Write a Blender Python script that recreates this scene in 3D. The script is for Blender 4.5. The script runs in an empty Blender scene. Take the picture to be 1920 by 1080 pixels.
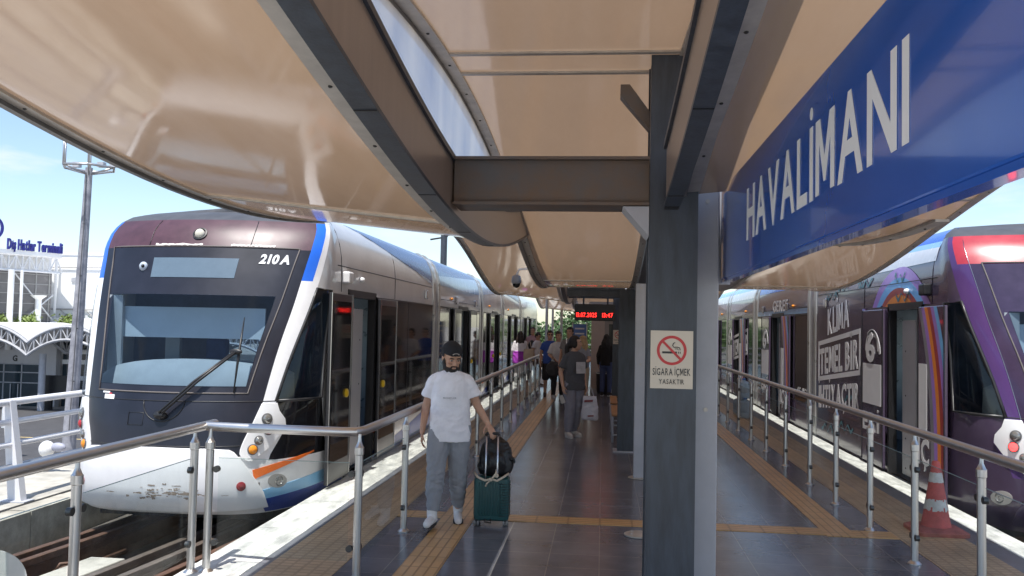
import bpy, bmesh, math, random
import numpy as np
from mathutils import Vector, Matrix, noise as mnoise
random.seed(7)
C = bpy.context.scene.collection
SC = bpy.context.scene
R = math.radians
PI = math.pi

# ------------------------------------------------------------------ camera
F_PX, PITCH, ROLL, HC = 1640.0, 0.0435095, 0.021, 1.84
YAW = math.atan(172.0 / F_PX)
Fv = Vector((-math.sin(YAW) * math.cos(PITCH), math.cos(YAW) * math.cos(PITCH), math.sin(PITCH)))
R0 = Vector((math.cos(YAW), math.sin(YAW), 0))
U0 = R0.cross(Fv)
Rv = R0 * math.cos(ROLL) + U0 * math.sin(ROLL)
Uv = -R0 * math.sin(ROLL) + U0 * math.cos(ROLL)
cd = bpy.data.cameras.new('camera')
cam = bpy.data.objects.new('camera', cd)
C.objects.link(cam)
mw = Matrix.Identity(4)
for i in range(3):
    mw[i][0] = Rv[i]; mw[i][1] = Uv[i]; mw[i][2] = -Fv[i]
mw[2][3] = HC
cam.matrix_world = mw
cd.sensor_width = 36.0
cd.lens = F_PX / 1920 * 36.0
cd.clip_start = 0.05
cd.clip_end = 5000
SC.camera = cam

# ------------------------------------------------------------------ light
SUN_EL, SUN_AZ = 70.0, 188.0          # azimuth from +Y, clockwise: the sun stands behind the camera
w = bpy.data.worlds.new('World'); SC.world = w; w.use_nodes = True
nt = w.node_tree; nt.nodes.clear()
sky = nt.nodes.new('ShaderNodeTexSky'); sky.sky_type = 'NISHITA'; sky.sun_disc = False
sky.sun_elevation = R(SUN_EL); sky.sun_rotation = R(SUN_AZ)
sky.air_density = 1.0; sky.dust_density = 0.6; sky.ozone_density = 1.5
bg = nt.nodes.new('ShaderNodeBackground'); bg.inputs['Strength'].default_value = 0.060
wo = nt.nodes.new('ShaderNodeOutputWorld')
tc = nt.nodes.new('ShaderNodeTexCoord')
mp = nt.nodes.new('ShaderNodeMapping'); mp.inputs['Scale'].default_value = (1.6, 1.6, 6.5)
nz = nt.nodes.new('ShaderNodeTexNoise'); nz.inputs['Scale'].default_value = 2.3; nz.inputs['Detail'].default_value = 9; nz.inputs['Roughness'].default_value = 0.58
rp = nt.nodes.new('ShaderNodeValToRGB')
rp.color_ramp.elements[0].position = 0.55; rp.color_ramp.elements[0].color = (0, 0, 0, 1)
rp.color_ramp.elements[1].position = 0.74; rp.color_ramp.elements[1].color = (0.85, 0.85, 0.85, 1)
mx = nt.nodes.new('ShaderNodeMixRGB'); mx.inputs['Color2'].default_value = (5.0, 5.2, 5.5, 1)
L = nt.links.new
L(tc.outputs['Generated'], mp.inputs['Vector']); L(mp.outputs['Vector'], nz.inputs['Vector'])
L(nz.outputs['Fac'], rp.inputs['Fac']); L(rp.outputs['Color'], mx.inputs['Fac'])
L(sky.outputs['Color'], mx.inputs['Color1']); L(mx.outputs['Color'], bg.inputs['Color'])
L(bg.outputs['Background'], wo.inputs['Surface'])
sd = bpy.data.lights.new('sun', 'SUN'); sd.energy = 2.0; sd.angle = R(0.55); sd.color = (1.0, 0.965, 0.90)
so = bpy.data.objects.new('sun', sd); C.objects.link(so)
so.rotation_euler = (R(90 - SUN_EL), 0, R(180 - SUN_AZ))
SC.view_settings.view_transform = 'Standard'; SC.view_settings.look = 'None'
SC.view_settings.gamma = 1.0; SC.view_settings.exposure = 1.80
SC.render.engine = 'CYCLES'
SC.cycles.max_bounces = 10; SC.cycles.transparent_max_bounces = 24
SC.cycles.diffuse_bounces = 5; SC.cycles.glossy_bounces = 5
SC.cycles.use_denoising = True
SC.cycles.sample_clamp_indirect = 6

# ------------------------------------------------------------------ materials
_M = {}
def mat(name, col, rough=0.5, metal=0.0, var=0.10, scale=4.0, bump=0.0, bscale=60.0, spec=0.5, emit=None, estr=0.0, stretch=(1, 1, 1), coat=0.0, dark=None):
    """plain paint / metal / cloth with a little uneven colour, wear and grain"""
    if name in _M: return _M[name]
    m = bpy.data.materials.new(name); m.use_nodes = True
    t = m.node_tree; b = t.nodes['Principled BSDF']
    b.inputs['Roughness'].default_value = rough; b.inputs['Metallic'].default_value = metal
    b.inputs['Specular IOR Level'].default_value = spec
    if coat: b.inputs['Coat Weight'].default_value = coat; b.inputs['Coat Roughness'].default_value = 0.04
    g = t.nodes.new('ShaderNodeTexCoord'); mpn = t.nodes.new('ShaderNodeMapping'); mpn.inputs['Scale'].default_value = stretch
    n = t.nodes.new('ShaderNodeTexNoise'); n.inputs['Scale'].default_value = scale; n.inputs['Detail'].default_value = 6; n.inputs['Roughness'].default_value = 0.65
    t.links.new(g.outputs['Object'], mpn.inputs['Vector']); t.links.new(mpn.outputs['Vector'], n.inputs['Vector'])
    r = t.nodes.new('ShaderNodeValToRGB')
    d = dark if dark else tuple(c * (1 - var) for c in col)
    l = tuple(min(1, c * (1 + var)) for c in col)
    r.color_ramp.elements[0].position = 0.32; r.color_ramp.elements[0].color = (*d, 1)
    r.color_ramp.elements[1].position = 0.66; r.color_ramp.elements[1].color = (*l, 1)
    t.links.new(n.outputs['Fac'], r.inputs['Fac']); t.links.new(r.outputs['Color'], b.inputs['Base Color'])
    mr = t.nodes.new('ShaderNodeMapRange'); mr.inputs['To Min'].default_value = max(0.0, rough - 0.06); mr.inputs['To Max'].default_value = min(1, rough + 0.08)
    t.links.new(n.outputs['Fac'], mr.inputs['Value']); t.links.new(mr.outputs['Result'], b.inputs['Roughness'])
    if bump:
        n2 = t.nodes.new('ShaderNodeTexNoise'); n2.inputs['Scale'].default_value = bscale; n2.inputs['Detail'].default_value = 5
        t.links.new(mpn.outputs['Vector'], n2.inputs['Vector'])
        bp = t.nodes.new('ShaderNodeBump'); bp.inputs['Strength'].default_value = bump; bp.inputs['Distance'].default_value = 0.01
        t.links.new(n2.outputs['Fac'], bp.inputs['Height']); t.links.new(bp.outputs['Normal'], b.inputs['Normal'])
    if emit:
        b.inputs['Emission Color'].default_value = (*emit, 1); b.inputs['Emission Strength'].default_value = estr
    _M[name] = m
    return m

def glass(name, tint=(0.9, 0.95, 0.95), refl=1.0, rough=0.0, ior=1.45, dirt=0.0):
    if name in _M: return _M[name]
    m = bpy.data.materials.new(name); m.use_nodes = True
    t = m.node_tree; t.nodes.clear()
    o = t.nodes.new('ShaderNodeOutputMaterial'); tr = t.nodes.new('ShaderNodeBsdfTransparent'); tr.inputs['Color'].default_value = (*tint, 1)
    gl = t.nodes.new('ShaderNodeBsdfGlossy'); gl.inputs['Roughness'].default_value = rough
    fr = t.nodes.new('ShaderNodeFresnel'); fr.inputs['IOR'].default_value = ior
    mu = t.nodes.new('ShaderNodeMath'); mu.operation = 'MULTIPLY'; mu.inputs[1].default_value = refl
    ms = t.nodes.new('ShaderNodeMixShader')
    ge = t.nodes.new('ShaderNodeNewGeometry'); iv = t.nodes.new('ShaderNodeMath'); iv.operation = 'SUBTRACT'; iv.inputs[0].default_value = 1.0
    t.links.new(ge.outputs['Backfacing'], iv.inputs[1]); m0 = t.nodes.new('ShaderNodeMath'); m0.operation = 'MULTIPLY'
    t.links.new(fr.outputs['Fac'], m0.inputs[0]); t.links.new(iv.outputs[0], m0.inputs[1])
    t.links.new(m0.outputs[0], mu.inputs[0]); t.links.new(mu.outputs[0], ms.inputs['Fac'])
    t.links.new(tr.outputs[0], ms.inputs[1]); t.links.new(gl.outputs[0], ms.inputs[2])
    last = ms
    if dirt:
        df = t.nodes.new('ShaderNodeBsdfDiffuse'); df.inputs['Color'].default_value = (0.6, 0.6, 0.58, 1)
        g = t.nodes.new('ShaderNodeTexCoord'); n = t.nodes.new('ShaderNodeTexNoise'); n.inputs['Scale'].default_value = 3; n.inputs['Detail'].default_value = 7
        t.links.new(g.outputs['Object'], n.inputs['Vector'])
        mm = t.nodes.new('ShaderNodeMapRange'); mm.inputs['From Min'].default_value = 0.4; mm.inputs['From Max'].default_value = 0.8; mm.inputs['To Max'].default_value = dirt
        t.links.new(n.outputs['Fac'], mm.inputs['Value'])
        m2 = t.nodes.new('ShaderNodeMixShader'); t.links.new(mm.outputs['Result'], m2.inputs['Fac'])
        t.links.new(ms.outputs[0], m2.inputs[1]); t.links.new(df.outputs[0], m2.inputs[2]); last = m2
    t.links.new(last.outputs[0], o.inputs['Surface'])
    _M[name] = m
    return m

# ------------------------------------------------------------------ scene tree helpers
def put(o, label=None, cat=None, group=None, kind=None):
    if label: o['label'] = label
    if cat:
        o['category'] = cat
        if not kind: o['kind'] = 'thing'
    if group: o['group'] = group
    if kind: o['kind'] = kind
    return o
def thing(name, label, cat, loc=(0, 0, 0), rz=0.0, group=None):
    o = bpy.data.objects.new(name, None); o.empty_display_size = 0.2; C.objects.link(o)
    o.location = loc; o.rotation_euler = (0, 0, rz)
    return put(o, label, cat, group)
def obj(name, bm, m, parent=None, smooth=False, recalc=True, bevel=0.0):
    """ONE mesh object; coordinates are in the parent's frame"""
    if recalc: bmesh.ops.recalc_face_normals(bm, faces=bm.faces)
    me = bpy.data.meshes.new(name); bm.to_mesh(me); bm.free()
    ms = m if isinstance(m, (list, tuple)) else [m]
    for x in ms: me.materials.append(x)
    if smooth:
        for p in me.polygons: p.use_smooth = True
    o = bpy.data.objects.new(name, me); C.objects.link(o)
    if parent: o.parent = parent
    if bevel:
        bv = o.modifiers.new('bevel', 'BEVEL'); bv.width = bevel; bv.segments = 2; bv.limit_method = 'ANGLE'; bv.angle_limit = R(40)
    if smooth == 'auto':
        auto(me, 40)
    return o
def auto(me, deg):
    bm = bmesh.new(); bm.from_mesh(me)
    for e in bm.edges:
        if len(e.link_faces) == 2 and e.calc_face_angle(0) > R(deg): e.smooth = False
    bm.to_mesh(me); bm.free()
def struct(name, bm, m, label=None, smooth=False):
    o = obj(name, bm, m, None, smooth); o['kind'] = 'structure'
    if label: o['label'] = label
    return o
def NB(): return bmesh.new()
def dup(root, loc=None, rz=None, label=None):
    r = root.copy(); C.objects.link(r)
    if loc is not None: r.location = loc
    if rz is not None: r.rotation_euler = (0, 0, rz)
    if label: r['label'] = label
    for ch in list(root.children):
        c = ch.copy(); C.objects.link(c); c.parent = r
        for g in ch.children:
            d = g.copy(); C.objects.link(d); d.parent = c
    return r

# ------------------------------------------------------------------ shape helpers
def box(bm, x0, x1, y0, y1, z0, z1, M=None):
    vs = [Vector((x, y, z)) for x in (x0, x1) for y in (y0, y1) for z in (z0, z1)]
    if M is not None: vs = [M @ v for v in vs]
    v = [bm.verts.new(p) for p in vs]
    for f in ((0, 1, 3, 2), (4, 6, 7, 5), (0, 4, 5, 1), (2, 3, 7, 6), (0, 2, 6, 4), (1, 5, 7, 3)):
        bm.faces.new([v[i] for i in f])
def frame_of(d):
    d = Vector(d).normalized()
    a = Vector((0, 0, 1)) if abs(d.z) < 0.9 else Vector((1, 0, 0))
    u = d.cross(a).normalized(); v = d.cross(u).normalized()
    return u, v
def rings(bm, rr, close=True):
    """rr: list of rings (lists of points, same count)"""
    V = [[bm.verts.new(p) for p in r] for r in rr]
    n = len(V[0])
    for i in range(len(V) - 1):
        for j in range(n):
            bm.faces.new((V[i][j], V[i][(j + 1) % n], V[i + 1][(j + 1) % n], V[i + 1][j]))
    if close:
        bm.faces.new(V[0][::-1]); bm.faces.new(V[-1])
def tube(bm, pts, r, seg=12, close=True):
    pts = [Vector(p) for p in pts]
    rs = r if isinstance(r, (list, tuple)) else [r] * len(pts)
    rr = []; pu = None
    for i, p in enumerate(pts):
        d = (pts[min(i + 1, len(pts) - 1)] - pts[max(i - 1, 0)]).normalized()
        if pu is None: u, v = frame_of(d)
        else:
            u = (pu - d * pu.dot(d)).normalized(); v = d.cross(u).normalized()
        pu = u
        rr.append([p + (u * math.cos(2 * PI * k / seg) + v * math.sin(2 * PI * k / seg)) * rs[i] for k in range(seg)])
    rings(bm, rr, close)
def capsule(bm, p0, r0, p1, r1, seg=12, fx=1.0):
    p0 = Vector(p0); p1 = Vector(p1); d = p1 - p0
    if d.length < 1e-6: d = Vector((0, 0, 1e-4))
    dn = d.normalized(); u, v = frame_of(dn)
    rr = []
    for a in (-80, -55, -28, 0):
        rr.append((p0 + dn * r0 * math.sin(R(a)), r0 * math.cos(R(a))))
    for a in (0, 28, 55, 80):
        rr.append((p1 + dn * r1 * math.sin(R(a)), r1 * math.cos(R(a))))
    rings(bm, [[c + (u * math.cos(2 * PI * k / seg) * fx + v * math.sin(2 * PI * k / seg)) * q for k in range(seg)] for c, q in rr])
def ellip(bm, c, r, seg=16, n=9, M=None):
    c = Vector(c); rr = []
    for i in range(n):
        a = -PI / 2 + PI * (i + 0.5) / n
        ring = []
        for k in range(seg):
            t = 2 * PI * k / seg
            p = Vector((r[0] * math.cos(a) * math.cos(t), r[1] * math.cos(a) * math.sin(t), r[2] * math.sin(a)))
            if M is not None: p = M @ p
            ring.append(c + p)
        rr.append(ring)
    rings(bm, rr)
def lathe(bm, prof, c=(0, 0, 0), seg=20, axis=(0, 0, 1)):
    ax = Vector(axis).normalized(); u, v = frame_of(ax); c = Vector(c)
    rings(bm, [[c + ax * z + (u * math.cos(2 * PI * k / seg) + v * math.sin(2 * PI * k / seg)) * max(r, 1e-4) for k in range(seg)] for r, z in prof])
def plate(bm, poly, o, r, u, n, d0=0.0, d1=0.01):
    """extruded polygon: 2-D points in the frame o + r*x + u*y, from depth d0 to d1 along n"""
    o, r, u, n = (Vector(q) for q in (o, r, u, n))
    a = [bm.verts.new(o + r * x + u * y + n * d0) for x, y in poly]
    b = [bm.verts.new(o + r * x + u * y + n * d1) for x, y in poly]
    bm.faces.new(a[::-1]); bm.faces.new(b)
    k = len(poly)
    for i in range(k): bm.faces.new((a[i], a[(i + 1) % k], b[(i + 1) % k], b[i]))
def grid(bm, fn, us, vs):
    V = [[bm.verts.new(fn(a, b)) for b in vs] for a in us]
    for i in range(len(us) - 1):
        for j in range(len(vs) - 1):
            bm.faces.new((V[i][j], V[i + 1][j], V[i + 1][j + 1], V[i][j + 1]))
    return V
def ringplate(bm, ro, ri, o, r, u, n, d0, d1, a0=0, a1=360, seg=40, sx=1, sy=1):
    o, r, u, n = (Vector(q) for q in (o, r, u, n))
    rr = []
    full = abs(a1 - a0 - 360) < 1e-6
    for k in range(seg + (0 if full else 1)):
        t = R(a0 + (a1 - a0) * k / seg); e = r * math.cos(t) * sx + u * math.sin(t) * sy
        rr.append([o + e * ro + n * d0, o + e * ro + n * d1, o + e * ri + n * d1, o + e * ri + n * d0])
    V = [[bm.verts.new(p) for p in q] for q in rr]
    for i in range(len(V) if full else len(V) - 1):
        a, b = V[i], V[(i + 1) % len(V)]
        for j in range(4): bm.faces.new((a[j], b[j], b[(j + 1) % 4], a[(j + 1) % 4]))
_TMP = []
def bake(o):
    """evaluate one object's modifiers in a scratch scene of its own (fast: nothing else is evaluated)"""
    if not _TMP: _TMP.append(bpy.data.scenes.new('scratch'))
    sc = _TMP[0]; sc.collection.objects.link(o)
    with bpy.context.temp_override(scene=sc, view_layer=sc.view_layers[0]):
        dg = bpy.context.evaluated_depsgraph_get()
        me = bpy.data.meshes.new_from_object(o.evaluated_get(dg))
    sc.collection.objects.unlink(o)
    return me
def glyph(ch, bold):
    if ch == 'M':
        s_, W_ = .095 + 2 * bold, .66; d_ = s_ * 1.25
        V = [(0, 0), (s_, 0), (s_, .50), (W_ / 2 - .03, .10), (W_ / 2 + .03, .10), (W_ - s_, .50), (W_ - s_, 0), (W_, 0), (W_, .70), (W_ - d_, .70), (W_ / 2, .32), (d_, .70), (0, .70)]
        return V, [list(range(13))], 0.0, W_
    """outline mesh of one letter as (verts, faces); Turkish letters are built from their plain ones"""
    base = {'İ': 'I', 'ı': 'i', 'Ş': 'S', 'ş': 's', 'Ç': 'C', 'ç': 'c'}.get(ch, ch)
    cu = bpy.data.curves.new('g', 'FONT'); cu.body = base; cu.offset = bold; cu.resolution_u = 3
    t = bpy.data.objects.new('g', cu); me = bake(t)
    bpy.data.objects.remove(t); bpy.data.curves.remove(cu)
    V = [(v.co.x, v.co.y) for v in me.vertices]; Fc = [list(p.vertices) for p in me.polygons]
    bpy.data.meshes.remove(me)
    if ch == 'ı':
        Fc = [f for f in Fc if sum(V[i][1] for i in f) / len(f) < .56]
    x0, x1 = min(v[0] for v in V), max(v[0] for v in V); y1 = max(v[1] for v in V); cx_ = (x0 + x1) / 2
    def disc(cx, cy, r):
        b = len(V)
        for k in range(12): V.append((cx + r * math.cos(k * PI / 6), cy + r * math.sin(k * PI / 6)))
        Fc.append(list(range(b, b + 12)))
    if ch == 'İ': disc(cx_, y1 + .13, .062)
    if ch in 'ŞşÇç':
        b = len(V); V.extend([(cx_ - .03, -.01), (cx_ + .05, -.01), (cx_ + .08, -.13), (cx_ - .02, -.20), (cx_ - .08, -.19)]); Fc.append([b, b + 1, b + 2, b + 3, b + 4])
    return V, Fc, x0, x1
def text(name, s, o, r, u, wd, ht, m, parent=None, bold=0.0, depth=0.0015, gap=.13):
    """lettering as a mesh; wd is the full width, ht the height of the capitals, in the frame (o, r, u)"""
    o, r, u = Vector(o), Vector(r).normalized(), Vector(u).normalized(); n = r.cross(u).normalized()
    bm = bmesh.new(); x = 0.0; cache = {}; Y1 = 0
    for ch in s:
        if ch == ' ': x += .26; continue
        if ch not in cache: cache[ch] = glyph(ch, bold)
        V, Fc, x0, x1 = cache[ch]
        vs = [bm.verts.new((p[0] - x0 + x, p[1], 0)) for p in V]
        for f in Fc:
            try: bm.faces.new([vs[i] for i in f])
            except ValueError: pass
        if ch not in 'İÇŞçşgpyj,': Y1 = max(Y1, max(p[1] for p in V))
        x += x1 - x0 + gap
    x -= gap; Y1 = Y1 or .73
    bmesh.ops.delete(bm, geom=[v for v in bm.verts if not v.link_faces], context='VERTS')
    for v in bm.verts: v.co = o + r * (v.co.x / x * wd) + u * (v.co.y / Y1 * ht)
    ex = bmesh.ops.extrude_face_region(bm, geom=bm.faces[:])
    for e in ex['geom']:
        if isinstance(e, bmesh.types.BMVert): e.co += n * depth
    return obj(name, bm, m, parent)
# ================================================================== surface materials with a pattern of their own
def tile_mat(name, c1, c2, grout, size, mortar, rough, bump=0.15, var=0.35, rows=None, off=0.0, spec=0.5):
    m = bpy.data.materials.new(name); m.use_nodes = True
    t = m.node_tree; b = t.nodes['Principled BSDF']; b.inputs['Specular IOR Level'].default_value = spec
    g = t.nodes.new('ShaderNodeTexCoord'); br = t.nodes.new('ShaderNodeTexBrick')
    br.offset = off; br.squash = 1.0
    br.inputs['Scale'].default_value = 1.0; br.inputs['Brick Width'].default_value = size; br.inputs['Row Height'].default_value = rows or size
    br.inputs['Mortar Size'].default_value = mortar; br.inputs['Mortar Smooth'].default_value = 0.1; br.inputs['Bias'].default_value = 0.0
    br.inputs['Color1'].default_value = (*c1, 1); br.inputs['Color2'].default_value = (*c2, 1); br.inputs['Mortar'].default_value = (*grout, 1)
    n = t.nodes.new('ShaderNodeTexNoise'); n.inputs['Scale'].default_value = 1.7; n.inputs['Detail'].default_value = 8; n.inputs['Roughness'].default_value = 0.7
    t.links.new(g.outputs['Object'], br.inputs['Vector']); t.links.new(g.outputs['Object'], n.inputs['Vector'])
    mr = t.nodes.new('ShaderNodeMapRange'); mr.inputs['From Min'].default_value = 0.3; mr.inputs['From Max'].default_value = 0.7
    mr.inputs['To Min'].default_value = 1 - var; mr.inputs['To Max'].default_value = 1 + var
    t.links.new(n.outputs['Fac'], mr.inputs['Value'])
    mu = t.nodes.new('ShaderNodeMixRGB'); mu.blend_type = 'MULTIPLY'; mu.inputs['Fac'].default_value = 1
    t.links.new(br.outputs['Color'], mu.inputs['Color1']); t.links.new(mr.outputs['Result'], mu.inputs['Color2'])
    t.links.new(mu.outputs['Color'], b.inputs['Base Color'])
    m2 = t.nodes.new('ShaderNodeMapRange'); m2.inputs['To Min'].default_value = rough - 0.04; m2.inputs['To Max'].default_value = rough + 0.07
    n3 = t.nodes.new('ShaderNodeTexNoise'); n3.inputs['Scale'].default_value = 1.3; n3.inputs['Detail'].default_value = 6
    t.links.new(g.outputs['Object'], n3.inputs['Vector']); t.links.new(n3.outputs['Fac'], m2.inputs['Value']); t.links.new(m2.outputs['Result'], b.inputs['Roughness'])
    bp = t.nodes.new('ShaderNodeBump'); bp.inputs['Strength'].default_value = bump; bp.inputs['Distance'].default_value = 0.004; bp.invert = True
    t.links.new(br.outputs['Fac'], bp.inputs['Height']); t.links.new(bp.outputs['Normal'], b.inputs['Normal'])
    _M[name] = m
    return m
M_tile = tile_mat('slate_tile', (0.112, 0.116, 0.142), (0.140, 0.142, 0.164), (0.25, 0.24, 0.23), 0.40, 0.0035, 0.20, rows=0.40, var=0.32)
M_tact = tile_mat('ochre_ribbed_tile', (0.56, 0.335, 0.135), (0.61, 0.37, 0.155), (0.34, 0.185, 0.07), 0.30, 0.010, 0.33, rows=0.075, var=0.18, bump=0.5)
M_tactY = tile_mat('ochre_ribbed_tile_lengthwise', (0.56, 0.335, 0.135), (0.61, 0.37, 0.155), (0.34, 0.185, 0.07), 0.075, 0.008, 0.33, rows=0.30, var=0.18, bump=0.5)
M_stud = tile_mat('tan_studded_tile', (0.47, 0.325, 0.19), (0.51, 0.355, 0.21), (0.36, 0.245, 0.14), 0.10, 0.012, 0.42, rows=0.075, var=0.25, bump=0.5)
M_marble = mat('worn_white_edge_stone', (0.66, 0.65, 0.62), 0.55, var=0.12, scale=3.2, bump=0.3, bscale=40, stretch=(3, 0.8, 1), dark=(0.33, 0.33, 0.32))
M_band = mat('dark_border_stone', (0.14, 0.145, 0.165), 0.4, var=0.2)
M_conc = mat('pale_concrete', (0.42, 0.40, 0.36), 0.85, var=0.16, scale=3, bump=0.5, bscale=25, dark=(0.26, 0.25, 0.22))
M_concd = mat('stained_track_concrete', (0.085, 0.078, 0.070), 0.9, var=0.35, scale=2.5, bump=0.6, bscale=18)
M_steel = mat('brushed_steel', (0.60, 0.59, 0.58), 0.33, 1.0, var=0.06, scale=2.5)
M_navy = mat('dark_navy_steel_paint', (0.040, 0.050, 0.066), 0.42, var=0.35, scale=6, bump=0.10, bscale=30, stretch=(2.5, 2.5, .45), dark=(0.026, 0.032, 0.043))
M_rustbeam = mat('dark_steel_with_rust', (0.085, 0.085, 0.088), 0.5, var=0.2, scale=4, dark=(0.150, 0.092, 0.055), bump=0.1)
M_grey = mat('grey_steel_paint', (0.42, 0.43, 0.47), 0.45, var=0.08)
M_frame = mat('grey_aluminium_trim', (0.46, 0.43, 0.39), 0.4, 0.3, var=0.15, scale=9)
M_brown = mat('brown_fascia_sheet', (0.26, 0.205, 0.17), 0.30, var=0.12, scale=3, stretch=(4, 4, 0.5))
M_black = mat('black_plastic', (0.014, 0.014, 0.016), 0.4, var=0.2)
M_screw = mat('screw_heads', (0.05, 0.05, 0.05), 0.5, 0.5)
M_white = mat('white_paint', (0.74, 0.74, 0.75), 0.4, var=0.06)
M_glass = glass('clear_panel_glass', (0.95, 0.975, 0.97), 0.8, 0.0, 1.45, dirt=0.05)
M_edge = mat('green_glass_edge', (0.30, 0.40, 0.38), 0.2)

def roof_mat():
    """glossy tan plastic sheet: some light comes through it, its face mirrors what is below"""
    m = bpy.data.materials.new('tan_glossy_roof_sheet'); m.use_nodes = True
    t = m.node_tree; t.nodes.clear(); o = t.nodes.new('ShaderNodeOutputMaterial')
    def N(k): return t.nodes.new('ShaderNode' + k)
    g = N('TexCoord'); mp = N('Mapping'); mp.inputs['Scale'].default_value = (1.6, .35, 1)
    n = N('TexNoise'); n.inputs['Scale'].default_value = 2.0; n.inputs['Detail'].default_value = 9; n.inputs['Roughness'].default_value = .7
    t.links.new(g.outputs['Object'], mp.inputs[0]); t.links.new(mp.outputs[0], n.inputs[0])
    r = N('ValToRGB'); e = r.color_ramp.elements; e[0].position = .3; e[0].color = (.42, .315, .225, 1); e[1].position = .7; e[1].color = (.50, .385, .285, 1)
    t.links.new(n.outputs[0], r.inputs[0])
    df = N('BsdfDiffuse'); tl = N('BsdfTranslucent'); t.links.new(r.outputs[0], df.inputs[0])
    tl.inputs[0].default_value = (.49, .325, .21, 1)
    m1 = N('MixShader'); m1.inputs[0].default_value = .25; t.links.new(df.outputs[0], m1.inputs[1]); t.links.new(tl.outputs[0], m1.inputs[2])
    gl = N('BsdfGlossy'); rr = N('MapRange'); rr.inputs['From Min'].default_value = .35; rr.inputs['From Max'].default_value = .7; rr.inputs['To Min'].default_value = .04; rr.inputs['To Max'].default_value = .13
    t.links.new(n.outputs[0], rr.inputs[0]); t.links.new(rr.outputs[0], gl.inputs['Roughness'])
    n2 = N('TexNoise'); n2.inputs['Scale'].default_value = 1.1; n2.inputs['Detail'].default_value = 2; t.links.new(g.outputs['Object'], n2.inputs[0])
    bp = N('Bump'); bp.inputs['Strength'].default_value = .05; bp.inputs['Distance'].default_value = .05; t.links.new(n2.outputs[0], bp.inputs['Height']); t.links.new(bp.outputs[0], gl.inputs['Normal'])
    fr = N('LayerWeight'); fr.inputs[0].default_value = .5
    pw = N('Math'); pw.operation = 'POWER'; pw.inputs[1].default_value = 3.6; t.links.new(fr.outputs['Facing'], pw.inputs[0])
    mu = N('Math'); mu.operation = 'MULTIPLY_ADD'; mu.inputs[1].default_value = .75; mu.inputs[2].default_value = .05; t.links.new(pw.outputs[0], mu.inputs[0])
    m2 = N('MixShader'); t.links.new(mu.outputs[0], m2.inputs[0]); t.links.new(m1.outputs[0], m2.inputs[1]); t.links.new(gl.outputs[0], m2.inputs[2])
    t.links.new(m2.outputs[0], o.inputs[0])
    return m
M_roof = roof_mat()

# ================================================================== ground, viaduct, platform
bm = NB(); box(bm, -1500, 1500, -300, 2500, -5.0, -4.3); struct('ground', bm, mat('far_ground', (0.32, 0.30, 0.27), 0.95, var=0.2, scale=0.3))
bm = NB(); box(bm, -60, -12, 30, 54.5, -4.29, -4.27); struct('road', bm, mat('asphalt', (0.055, 0.055, 0.06), 0.85, var=0.2, scale=2, bump=0.2))
bm = NB(); box(bm, -60, -7.4, 14, 29.9, -4.29, -4.15); struct('pavement', bm, mat('pale_paving', (0.30, 0.28, 0.25), 0.9, var=0.1, scale=1))
bm = NB()
for i in range(14): box(bm, -50 + i * 2.9, -48.2 + i * 2.9, 41.5, 41.65, -4.268, -4.264)
struct('road_markings', bm, mat('road_paint_yellow', (0.6, 0.45, 0.2), 0.7))
bm = NB()
box(bm, -5.92, -2.99, -8, 60, -4.2, -0.62); box(bm, 3.73, 8.2, -8, 60, -4.2, -0.62)
struct('track_bed', bm, M_concd)
bm = NB(); box(bm, -2.985, 3.725, 2.2, 50, -4.2, 0.0); struct('platform', bm, M_tile)
bm = NB(); box(bm, -2.985, 3.725, -30, 2.195, -4.2, -0.004); struct('bounce_deck', bm, mat('pale_bounce_concrete', (.52, .50, .47), .85, var=.08, scale=2))  # unseen pale deck added behind the camera to bounce sun onto front faces
bm = NB()
for x0, x1, seg in ((-3.02, -2.57, 1), (3.49, 3.755, 1)):
    y = -8.0; k = 0
    while y < 50:
        box(bm, x0, x1, y, y + 1.195, -0.12, 0.006 + 0.0016 * (k % 3)); y += 1.2; k += 1
struct('platform_edge', bm, M_marble)
bm = NB(); box(bm, -2.57, -2.48, 2.2, 50, -0.01, 0.004); box(bm, 3.28, 3.49, 2.2, 50, -0.01, 0.004); struct('platform_border', bm, M_band)
bm = NB(); box(bm, -2.48, -1.93, 2.2, 50, -0.01, 0.005); box(bm, 2.68, 3.28, 2.2, 50, -0.01, 0.005); struct('studded_paving', bm, M_stud)
bm = NB(); box(bm, -1.50, -1.19, 2.2, 50, -0.01, 0.006); box(bm, 2.05, 2.32, 8.26, 50, -0.01, 0.006); struct('tactile_paving', bm, M_tactY)
bm = NB(); box(bm, -1.93, -1.50, 8.30, 8.57, -0.01, 0.0055); box(bm, -1.19, 2.05, 8.30, 8.57, -0.01, 0.0055); box(bm, 2.32, 2.68, 8.26, 8.53, -0.01, 0.0055)
struct('cross_tactile_paving', bm, M_tact)

# left ledge with its stone kerb and the viaduct outside it
bm = NB(); box(bm, -7.6, -6.30, -8, 60, -4.2, -0.22); struct('viaduct_ledge', bm, M_conc)
bm = NB(); box(bm, -6.28, -6.18, -8, 60, -4.2, -0.30); struct('cable_groove', bm, mat('groove', (0.06, 0.055, 0.05), 0.9))
bm = NB()
y = -3.0; k = 0
while y < 45:
    box(bm, -6.18, -5.925, y, y + 0.885, -1.1, -0.205 + 0.004 * (k % 2)); y += 0.9; k += 1
struct('kerb_stones', bm, mat('weathered_kerb_stone', (0.43, 0.41, 0.36), 0.85, var=0.12, scale=3, bump=0.5, bscale=22, dark=(0.24, 0.225, 0.19)))

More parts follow.
